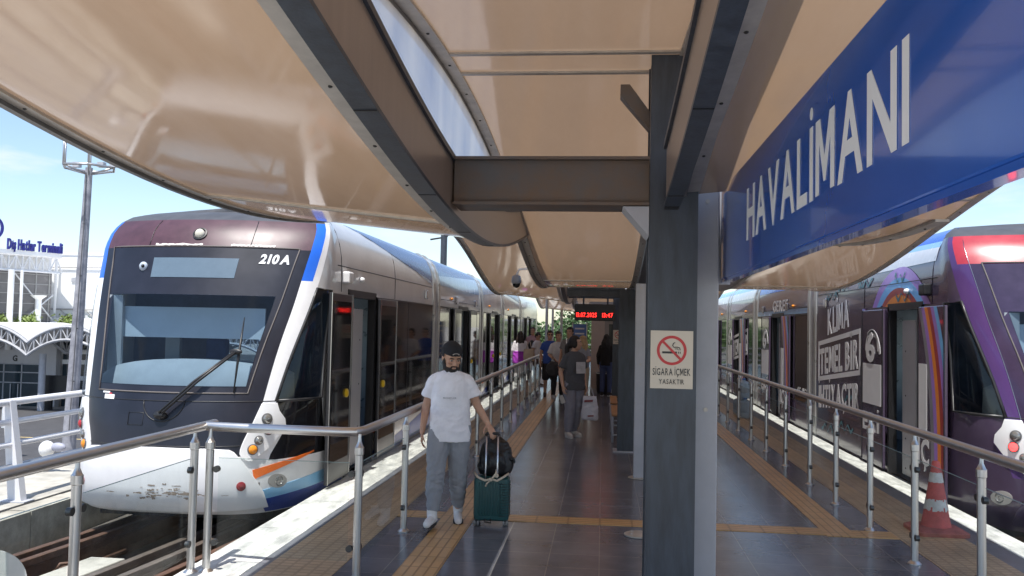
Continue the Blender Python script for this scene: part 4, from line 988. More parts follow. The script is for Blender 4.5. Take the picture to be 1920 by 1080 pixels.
    if left:
        nv = mat('roof_navy_vinyl', (.055, .085, .22), .25, var=.08, coat=.3); lb_ = mat('roof_sky_vinyl', (.33, .42, .55), .25, var=.08, coat=.3)
        cant('navy_swoosh', nv, 10.9, 15.46, lambda u: 3.09 - .50 * u ** .8, lambda u: 3.095)
        cant('blue_swoosh', lb_, 12.2, 15.46, lambda u: 2.98 - .46 * u, lambda u: 3.03 - .44 * u ** .85, .003)
        cant('blue_swoosh', lb_, 16.14, 21.4, lambda u: 2.58, lambda u: 2.75 + .2 * u, .004)
        cant('navy_swoosh', nv, 16.14, 21.4, lambda u: 2.75 + .2 * u, lambda u: 3.09, .004)
        cant('blue_swoosh', lb_, 22.15, 26.1, lambda u: 2.62 + .2 * u, lambda u: 3.09, .004)
        cant('navy_swoosh', nv, 26.9, 31.9, lambda u: 2.9 - .2 * u, lambda u: 3.09, .004)
    else:
        wv = mat('roof_white_vinyl', (.62, .64, .68), .25, var=.05, coat=.3); bv = mat('roof_blue_vinyl', (.03, .12, .55), .25, var=.08, coat=.3); sv = mat('roof_sky_vinyl2', (.25, .47, .75), .25, var=.05, coat=.3)
        cant('white_roof_stripe', wv, 9.9, 15.46, lambda u: 2.70 - .03 * u, lambda u: 2.86 + .1 * u)
        cant('sky_roof_stripe', sv, 9.9, 15.46, lambda u: 2.86 + .1 * u, lambda u: 2.93 + .08 * u)
        cant('blue_roof_stripe', bv, 9.9, 15.46, lambda u: 2.93 + .08 * u, lambda u: 3.09)
        cant('blue_roof_stripe', bv, 16.14, 21.4, lambda u: 2.72, lambda u: 2.90)
        cant('white_roof_stripe', wv, 16.14, 21.4, lambda u: 2.90, lambda u: 3.09)
        cant('sky_roof_stripe', sv, 16.14, 21.4, lambda u: 2.2, lambda u: 2.30)
        cant('white_roof_stripe', wv, 22.15, 31, lambda u: 2.68, lambda u: 2.9); cant('sky_roof_stripe', sv, 22.15, 31, lambda u: 2.9, lambda u: 3.09)
        ww = mat('wrap_white', (.74, .74, .76), .35, var=.04)
        def T(s, y, z, dy, rise, h, bold=.02): text('wrap_lettering', s, SD(y, z, .0115), (0, -dy, rise), (0, 0, 1), math.hypot(dy, rise), h, ww, root, bold=bold, depth=.002)
        for sh in (0, 10.15):
            if not sh: T('KLİMA', 14.66, 1.815, 1.28, .14, .42, .03)
            T('TEMEL BİR', 15.18 + sh, 1.12, 2.30, .21, .43, .03)
            if not sh: T('İHTİYAÇTIR', 15.25, .545, 2.42, .19, .37, .03)
            bm = NB()
            r_ = Vector((0, -2.52, .235)).normalized(); o_ = SD(15.29 + sh, .99, .0105)
            for x0, x1, q0, q1 in ((0, 2.53, 0, .075), (0, 2.53, .615, .69), (0, .06, .075, .615), (2.47, 2.53, .075, .615)):
                plate(bm, [(x0, q0), (x1, q0), (x1, q1), (x0, q1)], o_, r_, (0, 0, 1), (-1, 0, 0), 0, .003)
            obj('lettering_box', bm, ww, root)
        T('GEREE', 19.5, 2.28, 1.6, .0, .24, .015)
        T('45 852', 17.0, .62, .95, 0, .16, .02)
        # rainbow arch over the front doors and down its rear leg
        cy_, cz_ = 11.10, 1.27
        for ro, ri, nm, col in ((1.44, 1.30, 'wrap_violet', 0), (1.30, 1.17, 'wrap_sky_blue', 0), (1.17, 1.08, 'wrap_dark_red', 0), (1.08, .93, 'wrap_orange', 0), (.93, .3, 'wrap_violet_deep', 0)):
            bm = NB()
            for k in range(36):
                a0, a1 = PI * k / 36, PI * (k + 1) / 36
                q = [(cy_ + rr_ * math.cos(a), cz_ + rr_ * math.sin(a)) for rr_, a in ((ro, a0), (ro, a1), (ri, a1), (ri, a0))]
                if max(z for y, z in q) < 2.24: continue
                if min(y for y, z in q) < YJ - .4: continue
                bm.faces.new([bm.verts.new(SD(y, max(z, 2.205), .005)) for y, z in q])
            obj('rainbow_band', bm, mat(nm, (.16, .06, .32), .35), root)
        bm = NB(); grid(bm, lambda a, c: SD(a, c, .013), (12.52, 12.68), (.05, 2.2)); obj('rainbow_band', bm, mat('wrap_violet', (0, 0, 0)), root)
        bm = NB(); grid(bm, lambda a, c: SD(a, c, .0135), (12.60, 12.64), (.05, 2.2)); obj('rainbow_band', bm, mat('wrap_sky_blue', (0, 0, 0)), root)
        teal = mat('wrap_teal', (.03, .16, .20), .35, var=.2)
        rnd = random.Random(9)
        for k in range(9):
            bm = NB(); y0 = rnd.uniform(10.4, 15.0); z0 = rnd.choice((2.42, 2.3, 2.55, .35, .22, .8)); l = rnd.uniform(.3, .8); ph = rnd.uniform(0, 6)
            if y0 < 12.7 and z0 < 2.2: y0 = rnd.uniform(12.8, 14.8)
            grid(bm, lambda a, c: SD(y0 + a * l, z0 + .05 * math.sin(a * 14 + ph) + c * (.035 + .02 * math.sin(a * 9)), .0115), [i / 18 for i in range(19)], (0, 1)); obj('teal_squiggle', bm, teal, root)
    for pts_, r_ in [([SD(9.8 + 5.6 * i / 12, 2.50, .002) for i in range(13)], .006), ([SD(16.2 + 5.1 * i / 12, 2.32, .002) for i in range(13)], .006)] + [([SD(yy, z, .002) for z in (2.2, 2.45, 2.6, 2.75, 2.9, 3.0, 3.08)], .004) for yy in (9.95, 12.6)]:
        bm = NB(); tube(bm, pts_, r_, 6); obj('side_seam', bm, M_black, root, smooth=True)
    bm = NB(); slab(bm, 9.98, 10.16, 2.30, 2.44, -.01, .09); obj('mirror_camera', bm, M_white if left else M_black, root, bevel=.02)
    bm = NB(); ellip(bm, SD(10.75, 2.38, .02), (.04, .04, .035)); obj('side_lamp', bm, M_white, root, smooth=True)
    for y in (14.75, 17.9, 20.6):
        bm = NB(); slab(bm, y, y + .16, 2.27, 2.43, -.01, .035); obj('indicator_box', bm, chrome, root, bevel=.02)
    bm = NB()
    bm.free()
    for y in (17.4, 23.3, 28):
        bm = NB(); ellip(bm, SD(y, 2.36, .01), (.03, .035, .03)); obj('marker_lamp', bm, mat('amber_lens', (0, 0, 0)), root, smooth=True)
    # bogies
    for y in (11.6, 18.9, 24.4, 29.6, 37):
        for s in (-.72, .72):
            bm = NB()
            for d in (-.7, .7): lathe(bm, [(.30, -.06), (.30, .06), (.22, .065), (.08, .065)], Wp((s, y + d, -.03)), 24, (1, 0, 0))
            obj('wheel', bm, under, root, smooth='auto')
    return root
tram('tram', 'white and silver tram with dark windscreen, numbered 210A, at the left edge of the platform', -4.375, 1, 0.0, True)
tram('tram', 'purple wrapped tram with rainbow arch and white slogan, at the right edge of the platform', 5.125, -1, 0.66, False)
# ================================================================== people
def fuse(name, bm, m, parent, voxel=.010, smooth=6, wrinkle=0.0, wseed=0, wscale=9.0):
    """one continuous surface grown over a set of overlapping closed shapes"""
    bmesh.ops.recalc_face_normals(bm, faces=bm.faces)
    me = bpy.data.meshes.new(name); bm.to_mesh(me); bm.free()
    o = bpy.data.objects.new(name, me)
    r = o.modifiers.new('r', 'REMESH'); r.mode = 'VOXEL'; r.voxel_size = voxel; r.use_smooth_shade = True
    if smooth:
        s = o.modifiers.new('s', 'SMOOTH'); s.iterations = smooth; s.factor = .5
    me2 = bake(o)
    bpy.data.objects.remove(o); bpy.data.meshes.remove(me)
    me2.name = name
    if wrinkle:
        nn_ = np.empty(len(me2.vertices) * 3); me2.vertices.foreach_get('normal', nn_); cc_ = np.empty(len(me2.vertices) * 3); me2.vertices.foreach_get('co', cc_)
        for vi in range(len(me2.vertices)):
            p = Vector(cc_[vi * 3:vi * 3 + 3]); vn = Vector(nn_[vi * 3:vi * 3 + 3])
            q = Vector((p.x * wscale + wseed, p.y * wscale, p.z * wscale * 1.3 + 3 * mnoise.noise(p * 3 + Vector((wseed, 0, 0)))))
            d = mnoise.noise(q) + .5 * mnoise.noise(q * 2.1)
            cc_[vi * 3:vi * 3 + 3] = p + vn * d * wrinkle
        me2.vertices.foreach_set('co', cc_)
    me2.materials.clear(); me2.materials.append(m)
    for p in me2.polygons: p.use_smooth = True
    o = bpy.data.objects.new(name, me2); C.objects.link(o); o.parent = parent
    return o
def skinmat(nm, col):
    if nm in _M: return _M[nm]
    m = mat(nm, col, .5, var=.10, scale=14)
    b = m.node_tree.nodes['Principled BSDF']; b.inputs['Subsurface Weight'].default_value = .12; b.inputs['Subsurface Radius'].default_value = (.02, .008, .004)
    return m
SK1 = skinmat('skin_olive', (0.52, 0.30, 0.205)); SK2 = skinmat('skin_warm', (0.56, 0.34, 0.24))
def cloth(nm, col, var=.10): return mat(nm, col, .85, var=var, scale=7, bump=.15, bscale=220)
def lp(a, b, t): return Vector(a) + (Vector(b) - Vector(a)) * t
def limb(bm, pts, rad, seg=12):
    for i in range(len(pts) - 1): capsule(bm, pts[i], rad[i], pts[i + 1], rad[i + 1], seg)
def torso_rings(bm, rows, seg=22):
    """rows: (centre, rx, ry, yaw)"""
    rr = []
    for c, rx, ry, yw in rows:
        c = Vector(c); ring = []
        for k in range(seg):
            t = 2 * PI * k / seg; x = rx * math.copysign(abs(math.cos(t)) ** .85, math.cos(t)); y = ry * math.copysign(abs(math.sin(t)) ** .85, math.sin(t))
            ring.append(c + Vector((x * math.cos(yw) - y * math.sin(yw), x * math.sin(yw) + y * math.cos(yw), 0)))
        rr.append(ring)
    rings(bm, rr)
def hand(bm, wr, di, palm_n, side, k=1.0, curl=.5, thick=1.0):
    """palm, five separate fingers; di = direction of fingers, palm_n = where the palm faces, side = towards the thumb"""
    wr, di, n, sd_ = Vector(wr), Vector(di).normalized(), Vector(palm_n).normalized(), Vector(side).normalized()
    pw = .036 * k
    for q in (-1, -.33, .33, 1):
        capsule(bm, wr + sd_ * q * pw * .45, .014 * k * thick, wr + di * .085 * k + sd_ * q * pw * .8, .0125 * k * thick, 10)
    L_ = (.066, .076, .071, .055)
    for i, q in enumerate((1, .36, -.30, -.95)):
        p = wr + di * .088 * k + sd_ * q * pw * .86; d = di.copy(); r_ = .0088 * k * thick
        for j, f in enumerate((.45, .32, .26)):
            a = curl * (0.55 + .35 * j)
            d = (d * math.cos(a) + n * math.sin(a)).normalized()
            e = p + d * L_[i] * f * k; capsule(bm, p, r_, e, r_ * .9, 8); p = e; r_ *= .9
    p = wr + di * .022 * k + sd_ * pw * .75; d = (sd_ * .75 + di * .65 + n * .25).normalized()
    for f, r_ in ((.036, .0125), (.028, .0105), (.022, .0092)):
        e = p + d * f * k; capsule(bm, p, r_ * k * thick, e, r_ * .92 * k * thick, 8); p = e; d = (d * .75 + di * .45 + n * curl * .5).normalized()
def head_shape(bm, c, fwd, up, k=1.0, female=False):
    c, f, u = Vector(c), Vector(fwd).normalized(), Vector(up).normalized(); f = (f - u * f.dot(u)).normalized(); r = f.cross(u)
    M = Matrix((r, f, u)).transposed()
    def P(x, y, z): return c + (r * x + f * y + u * z) * k
    ellip(bm, P(0, -.012, .025), (.074 * k, .094 * k, .098 * k), 20, 12, M)          # skull
    ellip(bm, P(0, .022, -.035), (.058 * k, .066 * k, .080 * k), 18, 10, M)          # face
    ellip(bm, P(0, .052, -.092), (.034 * k, .032 * k, .026 * k), 14, 8, M)           # chin
    for s in (-1, 1):
        ellip(bm, P(s * .044, .028, -.070), (.020 * k, .036 * k, .030 * k), 12, 8, M)  # jaw
        ellip(bm, P(s * .040, .066, -.020), (.020 * k, .018 * k, .016 * k), 10, 6, M)  # cheek
        ellip(bm, P(s * .030, .076, .022), (.026 * k, .012 * k, .009 * k), 10, 6, M)   # brow
        ellip(bm, P(s * .076, -.010, -.008), (.009 * k, .019 * k, .030 * k), 10, 8, M)  # ear
    capsule(bm, P(0, .082, .012), .008 * k, P(0, .104, -.026), .013 * k, 8)           # nose
    for s in (-1, 1): ellip(bm, P(s * .011, .093, -.031), (.009 * k, .011 * k, .008 * k), 8, 6, M)
    ellip(bm, P(0, .083, -.058), (.024 * k, .012 * k, .007 * k), 10, 6, M); ellip(bm, P(0, .081, -.068), (.021 * k, .011 * k, .007 * k), 10, 6, M)
    return P, M
def face_bits(P, M, parent, k=1.0, brow=(.02, .015, .012)):
    bm = NB()
    for s in (-1, 1): ellip(bm, P(s * .030, .0795, .004), (.014 * k, .006 * k, .0055 * k), 10, 6, M)
    obj('eyes', bm, mat('eye_white', (.42, .40, .38), .2), parent, smooth=True)
    bm = NB()
    for s in (-1, 1): ellip(bm, P(s * .030, .084, .004), (.006 * k, .003 * k, .0055 * k), 8, 6, M)
    obj('irises', bm, mat('iris_dark', (.02, .013, .01), .15), parent, smooth=True)
    bm = NB()
    for s in (-1, 1):
        tube(bm, [P(s * .012, .087, .022), P(s * .030, .089, .028), P(s * .050, .078, .023)], [.004 * k, .005 * k, .003 * k], 6)
    obj('eyebrows', bm, mat('brow_hair', brow, .8), parent, smooth=True)

def person(lb, loc, yaw, look, h=1.70, arms=None, legs=None, head=(0, 0), vox=.011, group=None, hidden_feet=False):
    """standing figure facing -Y at yaw 0; a = its x<0 side, b = its x>0 side"""
    k = h / 1.70
    root = thing('person', lb, 'person', loc, yaw, group)
    A = dict(a=((-.158, 0, 1.350), (-.222, .02, 1.11), (-.235, -.05, .87)), b=((.158, 0, 1.350), (.222, .02, 1.11), (.235, -.05, .87)))
    G = dict(a=((-.092, 0, .90), (-.10, -.02, .48), (-.105, .02, .085), (-.125, -.15, .035)), b=((.092, 0, .90), (.10, -.02, .48), (.105, .02, .085), (.125, -.15, .035)))
    if arms: A.update(arms)
    if legs: G.update(legs)
    K = lambda p: Vector(p) * k
    sk = look.get('skin', SK1); fem = look.get('female', False); slim = look.get('slim', 1.0)
    bm = NB()
    torso_rings(bm, [(K((0, 0, .84)), .15 * k * slim, .105 * k * slim, 0), (K((0, 0, .95)), .165 * k * slim, .115 * k * slim, 0), (K((0, 0, 1.08)), .138 * k * slim, .098 * k * slim, 0),
                     (K((0, -.005, 1.24)), .16 * k * slim, .112 * k * slim, 0), (K((0, 0, 1.35)), .155 * k * slim, .098 * k * slim, 0), (K((0, .005, 1.42)), .11 * k * slim, .075 * k, 0), (K((0, .005, 1.45)), .06 * k, .055 * k, 0)])
    capsule(bm, K((0, .005, 1.42)), .056 * k, K((0, -.005, 1.53)), .050 * k)
    yh, ph = head
    fwd = Vector((math.sin(yh) * math.cos(ph), -math.cos(yh) * math.cos(ph), -math.sin(ph))); up = Vector((math.sin(yh) * math.sin(ph), -math.cos(yh) * math.sin(ph), math.cos(ph)))
    hc = K((0, -.012, 1.585 - .06 * (look.get('hs', 1.0) - 1))) + fwd * .012
    hs = look.get('hs', 1.0); P, M = head_shape(bm, hc, fwd, up, k * hs)
    for s in 'ab':
        sh, el, wr = (K(p) for p in A[s][:3])
        capsule(bm, K((.03 if s == 'b' else -.03, .005, 1.42)), .045 * k, sh, .050 * k * slim)
        limb(bm, [sh, lp(sh, el, .5), el, lp(el, wr, .3), wr], [.054 * k * slim, .048 * k * slim, .040 * k, .039 * k, .026 * k])
        d = (wr - el).normalized(); sd_ = Vector((0, -1, .2)); nn = Vector((1 if s == 'a' else -1, 0, 0))
        if len(A[s]) > 3: d, nn, sd_ = (Vector(q) for q in A[s][3])
        hand(bm, wr, d, nn, sd_, k, look.get('curl', .45))
    for s in 'ab':
        hp, kn, an, to = (K(p) for p in G[s])
        limb(bm, [hp, lp(hp, kn, .5), kn, lp(kn, an, .3), an], [.085 * k * slim, .072 * k * slim, .055 * k, .052 * k, .036 * k])
        limb(bm, [an + Vector((0, .03, -.03)) * k, to], [.036 * k, .028 * k])
    fuse('body', bm, sk, root, vox, 4)
    face_bits(P, M, root, k * hs, look.get('brow', (.02, .015, .012)))
    # --- hair
    hm = mat('hair_' + look['hair'], look['hcol'], .55, var=.35, scale=25, stretch=(3, 3, .4)); hk = k * hs
    bm = NB(); st = look['hair']
    if look.get('cap') is None or 'long' in st or 'tail' in st:
        ellip(bm, P(0, -.020, .036), (.083 * hk, .099 * hk, .098 * hk), 20, 12, M)
        if 'short' not in st:
            for s in (-1, 1): ellip(bm, P(s * .060, -.015, -.01), (.030 * hk, .060 * hk, .075 * hk), 12, 8, M)
        ellip(bm, P(0, -.075, -.015), (.066 * hk, .045 * hk, .075 * hk), 14, 8, M)
        if 'long' in st:
            ln = look.get('hlen', .34)
            for s in (-1, -.5, 0, .5, 1):
                tube(bm, [P(s * .05, -.085 + .02 * abs(s), -.02), P(s * .085, -.10 + .03 * abs(s), -.12), P(s * .095, -.105 + .03 * abs(s), -.22), P(s * .075, -.10, -ln)], [.045 * hk, .050 * hk, .045 * hk, .014], 10)
            for s in (-1, 1): tube(bm, [P(s * .07, -.01, .03), P(s * .088, .0, -.06), P(s * .09, -.01, -.17), P(s * .08, -.03, -ln * .85)], [.022 * hk, .030 * hk, .028 * hk, .010], 8)
        if 'tail' in st:
            tube(bm, [P(0, -.10, .01), P(.005, -.145, -.05), P(.01, -.15, -.18), P(.02, -.13, -.32), P(.01, -.125, -.40)], [.034 * hk, .045 * hk, .040 * hk, .030 * hk, .008], 10)
        # cut the face free
        bmesh.ops.recalc_face_normals(bm, faces=bm.faces)
        ho = fuse('hair', bm, hm, root, .009, 3, .005, 1.7, 40)
        me = ho.data; b2 = NB(); b2.from_mesh(me)
        kill = []
        Mi = M.transposed()
        for v in b2.verts:
            q = Mi @ (v.co - hc) / hk
            if q.y > .030 and q.z < .060 and abs(q.x) < .066: kill.append(v)
            elif 'short' in st and q.z < -.005 and q.y > -.02: kill.append(v)
        bmesh.ops.delete(b2, geom=kill, context='VERTS'); b2.to_mesh(me); b2.free()
    if look.get('beard'):
        bm = NB()
        ellip(bm, P(0, .056, -.088), (.042 * hk, .041 * hk, .038 * hk), 14, 8, M); ellip(bm, P(0, .084, -.048), (.027 * hk, .0125 * hk, .007 * hk), 12, 6, M)
        for s in (-1, 1):
            tube(bm, [P(s * .067, .004, .01), P(s * .066, .012, -.04), P(s * .054, .035, -.078), P(s * .03, .062, -.092)], [.007 * hk, .015 * hk, .026 * hk, .029 * hk], 8)
            tube(bm, [P(s * .026, .083, -.05), P(s * .032, .078, -.075)], [.006 * hk, .010 * hk], 6)
        fuse('beard', bm, hm, root, .006, 2, .003, 3, 60)
    if look.get('glasses'):
        bm = NB()
        for s in (-1, 1): ellip(bm, P(s * .031, .086, .006), (.022 * hk, .004, .016 * hk), 12, 6, M); tube(bm, [P(s * .052, .082, .01), P(s * .078, -.005, .01)], .003, 6)
        tube(bm, [P(-.012, .09, .01), P(.012, .09, .01)], .003, 6); obj('sunglasses', bm, M_black, root, smooth=True)
    if look.get('cap'):
        cm = cloth('cap_' + look['cap'], look['ccol'])
        bm = NB(); ellip(bm, P(0, -.016, .046), (.086 * hk, .103 * hk, .088 * hk), 24, 14, M); ellip(bm, P(0, -.016, .018), (.0875 * hk, .1045 * hk, .040 * hk), 24, 8, M)
        b_ = []
        if look['cap'] == 'back':
            for i in range(7):
                t = -1 + i / 3.0
                b_.append(P(t * .062, -.105 - .060 * math.sqrt(max(0, 1 - t * t)), .006 - .02 * (1 - t * t)))
        for i in range(len(b_) - 1): capsule(bm, b_[i], .007, b_[i + 1], .007, 6); capsule(bm, P(-.06 + .02 * i, -.09, .015), .008, b_[i], .006, 6)
        co = fuse('cap', bm, cm, root, .006, 3, .0015, 2, 30)
        b2 = NB(); b2.from_mesh(co.data); Mi = M.transposed(); kill = []
        for v in b2.verts:
            q = Mi @ (v.co - hc) / hk
            if q.y > .02 and q.z < .040: kill.append(v)
            elif q.z < .006 and q.y > -.07: kill.append(v)
        bmesh.ops.delete(b2, geom=kill, context='VERTS'); b2.to_mesh(co.data); b2.free()
        bm = NB(); ringplate(bm, .030 * hk, .022 * hk, P(0, .083, .052), P(1, 0, 0) - P(0, 0, 0), P(0, -.15, 1) - P(0, 0, 0), P(0, 1, .15) - P(0, 0, 0), .0, .003, 15, 165, 14, 1, .55); obj('cap_strap', bm, mat('cap_gap', (.45, .40, .36), .6), co)
    if look.get('earbud'):
        bm = NB(); ellip(bm, P(-.084, .004, -.012), (.010, .010, .012)); tube(bm, [P(-.087, .008, -.015), P(-.086, .014, -.042)], .004, 6); obj('earbud', bm, M_white, root, smooth=True)
    # --- clothes
    if 'top' in look:
        nm, col, hem, slv = look['top']; o_ = look.get('loose', .022) * k
        bm = NB()
        torso_rings(bm, [(K((0, 0, hem)), .165 * k * slim + o_, .122 * k * slim + o_, 0), (K((0, 0, (hem + 1.02) / 2)), .160 * k * slim + o_, .118 * k * slim + o_, 0), (K((0, 0, 1.08)), .152 * k * slim + o_, .110 * k * slim + o_, 0),
                         (K((0, -.005, 1.24)), .156 * k * slim + o_ * .8, .112 * k * slim + o_ * .8, 0), (K((0, 0, 1.34)), .152 * k * slim + o_ * .45, .098 * k * slim + o_ * .6, 0), (K((0, .004, 1.41)), .125 * k * slim + o_ * .3, .078 * k + o_ * .6, 0), (K((0, .004, 1.447)), .078 * k, .068 * k, 0)])
        for s in 'ab':
            sh, el, wr = (K(p) for p in A[s][:3])
            capsule(bm, K((.045 if s == 'b' else -.045, .004, 1.408)), .046 * k, sh, .052 * k * slim + .006)
            if slv <= 1: tube(bm, [sh + (sh - el) * .10, sh, lp(sh, el, slv * .5), lp(sh, el, slv)], [.030 * k, .052 * k * slim + .009, .052 * k * slim + o_ * .45, .054 * k * slim + o_ * .85], 16)
            else: limb(bm, [sh, el, lp(el, wr, slv - 1)], [.056 * k * slim + .011, .050 * k + o_ * .5, .036 * k + o_ * .4])
        fuse('shirt', bm, cloth('cloth_' + nm, col), root, vox, 5, look.get('wr', .006), len(lb), 11)
    if 'pants' in look:
        nm, col, ln, pr = look['pants']; o_ = look.get('ploose', .020) * k
        bm = NB()
        torso_rings(bm, [(K((0, 0, .80)), .155 * k * slim + o_ * .7, .11 * k * slim + o_ * .7, 0), (K((0, 0, .93)), .165 * k * slim + o_ * .8, .117 * k * slim + o_ * .8, 0), (K((0, 0, 1.02)), .148 * k * slim + o_ * .6, .106 * k * slim + o_ * .6, 0)])
        for s in 'ab':
            hp, kn, an, to = (K(p) for p in G[s])
            if ln <= 1: limb(bm, [hp, lp(hp, kn, ln)], [.088 * k * slim + o_, .075 * k * slim + o_ * 1.3])
            else:
                e = lp(kn, an, ln - 1)
                limb(bm, [hp, lp(hp, kn, .5), kn, lp(kn, e, .5), e], [.088 * k * slim + o_, .076 * k * slim + o_, .058 * k * slim + o_, .054 * k * slim + o_ * pr, .040 * k + o_ * pr * .8])
        fuse('trousers', bm, cloth('cloth_' + nm, col), root, vox, 4, look.get('wrp', .007), len(lb) * 1.3, 12)
    if not hidden_feet:
        sc = look.get('shoes', (.05, .05, .05)); sm = cloth('shoe_%d_%d' % (int(sc[0] * 99), int(sc[2] * 99)), sc, .05)
        for s in 'ab':
            an, to = K(G[s][2]), K(G[s][3])
            bm = NB(); d = (to - an); d.z = 0; d = d.normalized() if d.length > 1e-4 else Vector((0, -1, 0))
            heel = an - d * .05 * k; dz = to.z - .035 * k
            limb(bm, [heel + Vector((0, 0, -.035 * k)), lp(heel, to, .55) + Vector((0, 0, -.01 * k)), to], [.042 * k, .043 * k, .036 * k])
            limb(bm, [an + Vector((0, .0, .015 * k)), heel + Vector((0, 0, -.03 * k))], [.046 * k, .042 * k])
            if look.get('hightop'): limb(bm, [an + Vector((0, 0, .06 * k)), an], [.052 * k, .048 * k])
            so_ = fuse('shoe', bm, sm, root, .008, 4, .001, 5, 30)
            bm = NB(); u_ = Vector((-d.y, d.x, 0)); hz = an.z - .085 * k
            out = [(-.062, .030), (-.03, .040), (.04, .038), (.11, .048), (.16, .042), (.195, .018)]
            pol = [(x * k, y * k) for x, y in out] + [(x * k, -y * k) for x, y in out[::-1]]
            tz = to.z - .036 * k; L0 = (to - an).length
            a_ = [bm.verts.new(an + d * x + u_ * y + Vector((0, 0, -.085 * k + (tz - hz) * max(0, x) / max(L0, .05) * .9))) for x, y in pol]
            b_ = [bm.verts.new(v.co + Vector((0, 0, .028 * k))) for v in a_]
            bm.faces.new(a_[::-1]); bm.faces.new(b_)
            for i in range(len(pol)): bm.faces.new((a_[i], a_[(i + 1) % len(pol)], b_[(i + 1) % len(pol)], b_[i]))
            obj('sole', bm, look.get('solemat', mat('rubber_sole_white', (.55, .54, .52), .7)), so_)
    return root, P, M, A, K

# --- the walking man
man_look = dict(hs=1.13, hair='short_black', hcol=(.014, .011, .010), cap='back', ccol=(.016, .017, .022), beard=True, earbud=True, top=('white_tee', (.86, .86, .92), .785, .62), loose=.034, wr=.008,
                pants=('grey_jogger', (.30, .315, .35), 1.78, 1.0), ploose=.028, wrp=.011, shoes=(.76, .76, .77), hightop=True, curl=.55, solemat=mat('sole_dark', (.035, .035, .04), .8))
mx0 = -1.395
# feet: a is the man's right (left in the picture), stepping forward
man, P, M, A, K = person('man in a white t-shirt, grey joggers and black backwards cap pulling a suitcase', (mx0, 8.05, 0), R(6), man_look, 1.665,
    arms=dict(a=((-.162, .0, 1.352), (-.232, .03, 1.10), (-.258, -.03, .865), ((-.02, -.12, -1), (1, .1, 0), (.1, -1, 0))),
              b=((.162, .0, 1.346), (.252, .03, 1.12), (.360, -.01, .950), ((.32, -.30, -.55), (-.25, .75, -.65), (-.85, -.45, .1)))),
    legs=dict(a=((-.092, 0, .90), (-.115, -.12, .50), (-.135, -.17, .115), (-.165, -.355, .075)), b=((.092, 0, .90), (.085, .02, .49), (.085, .17, .10), (.10, -.005, .036))),
    head=(R(24), R(22)), vox=.0075)
bm = NB()
fx = []
text('shirt_print', 'MONCLER', (-.055, -.187, 1.168), (1, .02, 0), (0, .12, 1), .12, .016, mat('print_grey', (.25, .25, .28), .7), man, bold=.01, depth=.002)
bm.free()
bm = NB(); tube(bm, [Vector((.34 + .034 * math.cos(t), .008 + .034 * math.sin(t), .955 - .012 * math.cos(t))) for t in [2 * PI * i / 16 for i in range(17)]], .006, 6); obj('bracelet', bm, mat('pale_bracelet', (.55, .5, .42), .5), man, smooth=True)

# --- suitcase with pulled-out handle
t = thing('suitcase', 'small dark green ribbed cabin suitcase on wheels with its handle pulled out', 'suitcase', (-1.00, 8.14, 0), R(4))
gm = mat('dark_green_shell', (.012, .075, .078), .38, var=.1, scale=5, bump=.05, bscale=90)
bm = NB()
def rr_ring(w_, d_, r_, z, n=6):
    o_ = []
    for cx_, cy_, a0 in ((w_ - r_, d_ - r_, 0), (-w_ + r_, d_ - r_, 90), (-w_ + r_, -d_ + r_, 180), (w_ - r_, -d_ + r_, 270)):
        for i in range(n): a = R(a0 + 90 * i / (n - 1)); o_.append(Vector((cx_ + r_ * math.cos(a), cy_ + r_ * math.sin(a), z)))
    return o_
rings(bm, [rr_ring(.145, .09, .04, .052), rr_ring(.16, .105, .045, .066), rr_ring(.163, .108, .045, .10), rr_ring(.163, .108, .045, .40), rr_ring(.16, .105, .045, .43), rr_ring(.14, .085, .04, .447)])
obj('shell', bm, gm, t, smooth='auto')
bm = NB()
for i in range(9): tube(bm, [(-.115 + .026 * i, -.106, .10), (-.115 + .026 * i, -.112, .12), (-.115 + .026 * i, -.112, .38), (-.115 + .026 * i, -.106, .40)], .0055, 8)
obj('front_ribs', bm, gm, t, smooth=True)
bm = NB()
for i in range(13):
    z = .10 + .024 * i; tube(bm, [(.075, -.110, z), (.125, -.110, z), (.155, -.088, z), (.1655, -.05, z), (.1655, .06, z)], .0052, 8)
obj('corner_ribs', bm, mat('green_rib_dark', (.007, .036, .038), .4), t, smooth=True)
bm = NB(); tube(bm, [(x, 0.0, z) for x, z in ((-.150, .06), (-.1645, .09), (-.1645, .41), (-.15, .44))], .005, 6); obj('zip', bm, M_black, t, smooth=True)
for x, y in ((-.135, -.08), (.13, -.075), (-.13, .075), (.13, .075)):
    bm = NB(); tube(bm, [(x, y, .062), (x, y, .045)], .018, 10); box(bm, x - .022, x + .022, y - .01, y + .014, .028, .048); ws_ = obj('wheel', bm, M_black, t)
    for q in (-.014, .014):
        bm = NB(); lathe(bm, [(.026, -.009), (.028, -.005), (.028, .005), (.026, .009)], (x + q, y + .006, .030), 16, (1, 0, 0)); obj('tyre', bm, mat('wheel_grey', (.22, .22, .22), .5), ws_, smooth='auto')
bm = NB(); tube(bm, [(-.055, -.115, .075), (-.055, -.125, .05), (.0, -.125, .04), (.0, -.115, .075)], .007, 8); obj('foot_handle', bm, M_black, t, smooth=True)
bm = NB()
for x in (-.055, .05):
    bm = NB(); tube(bm, [(x * 1.05, -.100, .41), (x * 1.03, -.125, .50), (x, -.095, .835)], .0085, 10); obj('handle_tube', bm, mat('pale_aluminium', (.62, .62, .66), .25, .9), t, smooth=True)
bm = NB(); tube(bm, [(-.064, -.093, .83), (-.052, -.093, .848), (.047, -.093, .848), (.060, -.093, .83)], .0145, 10); obj('handle_grip', bm, M_black, t, smooth=True)

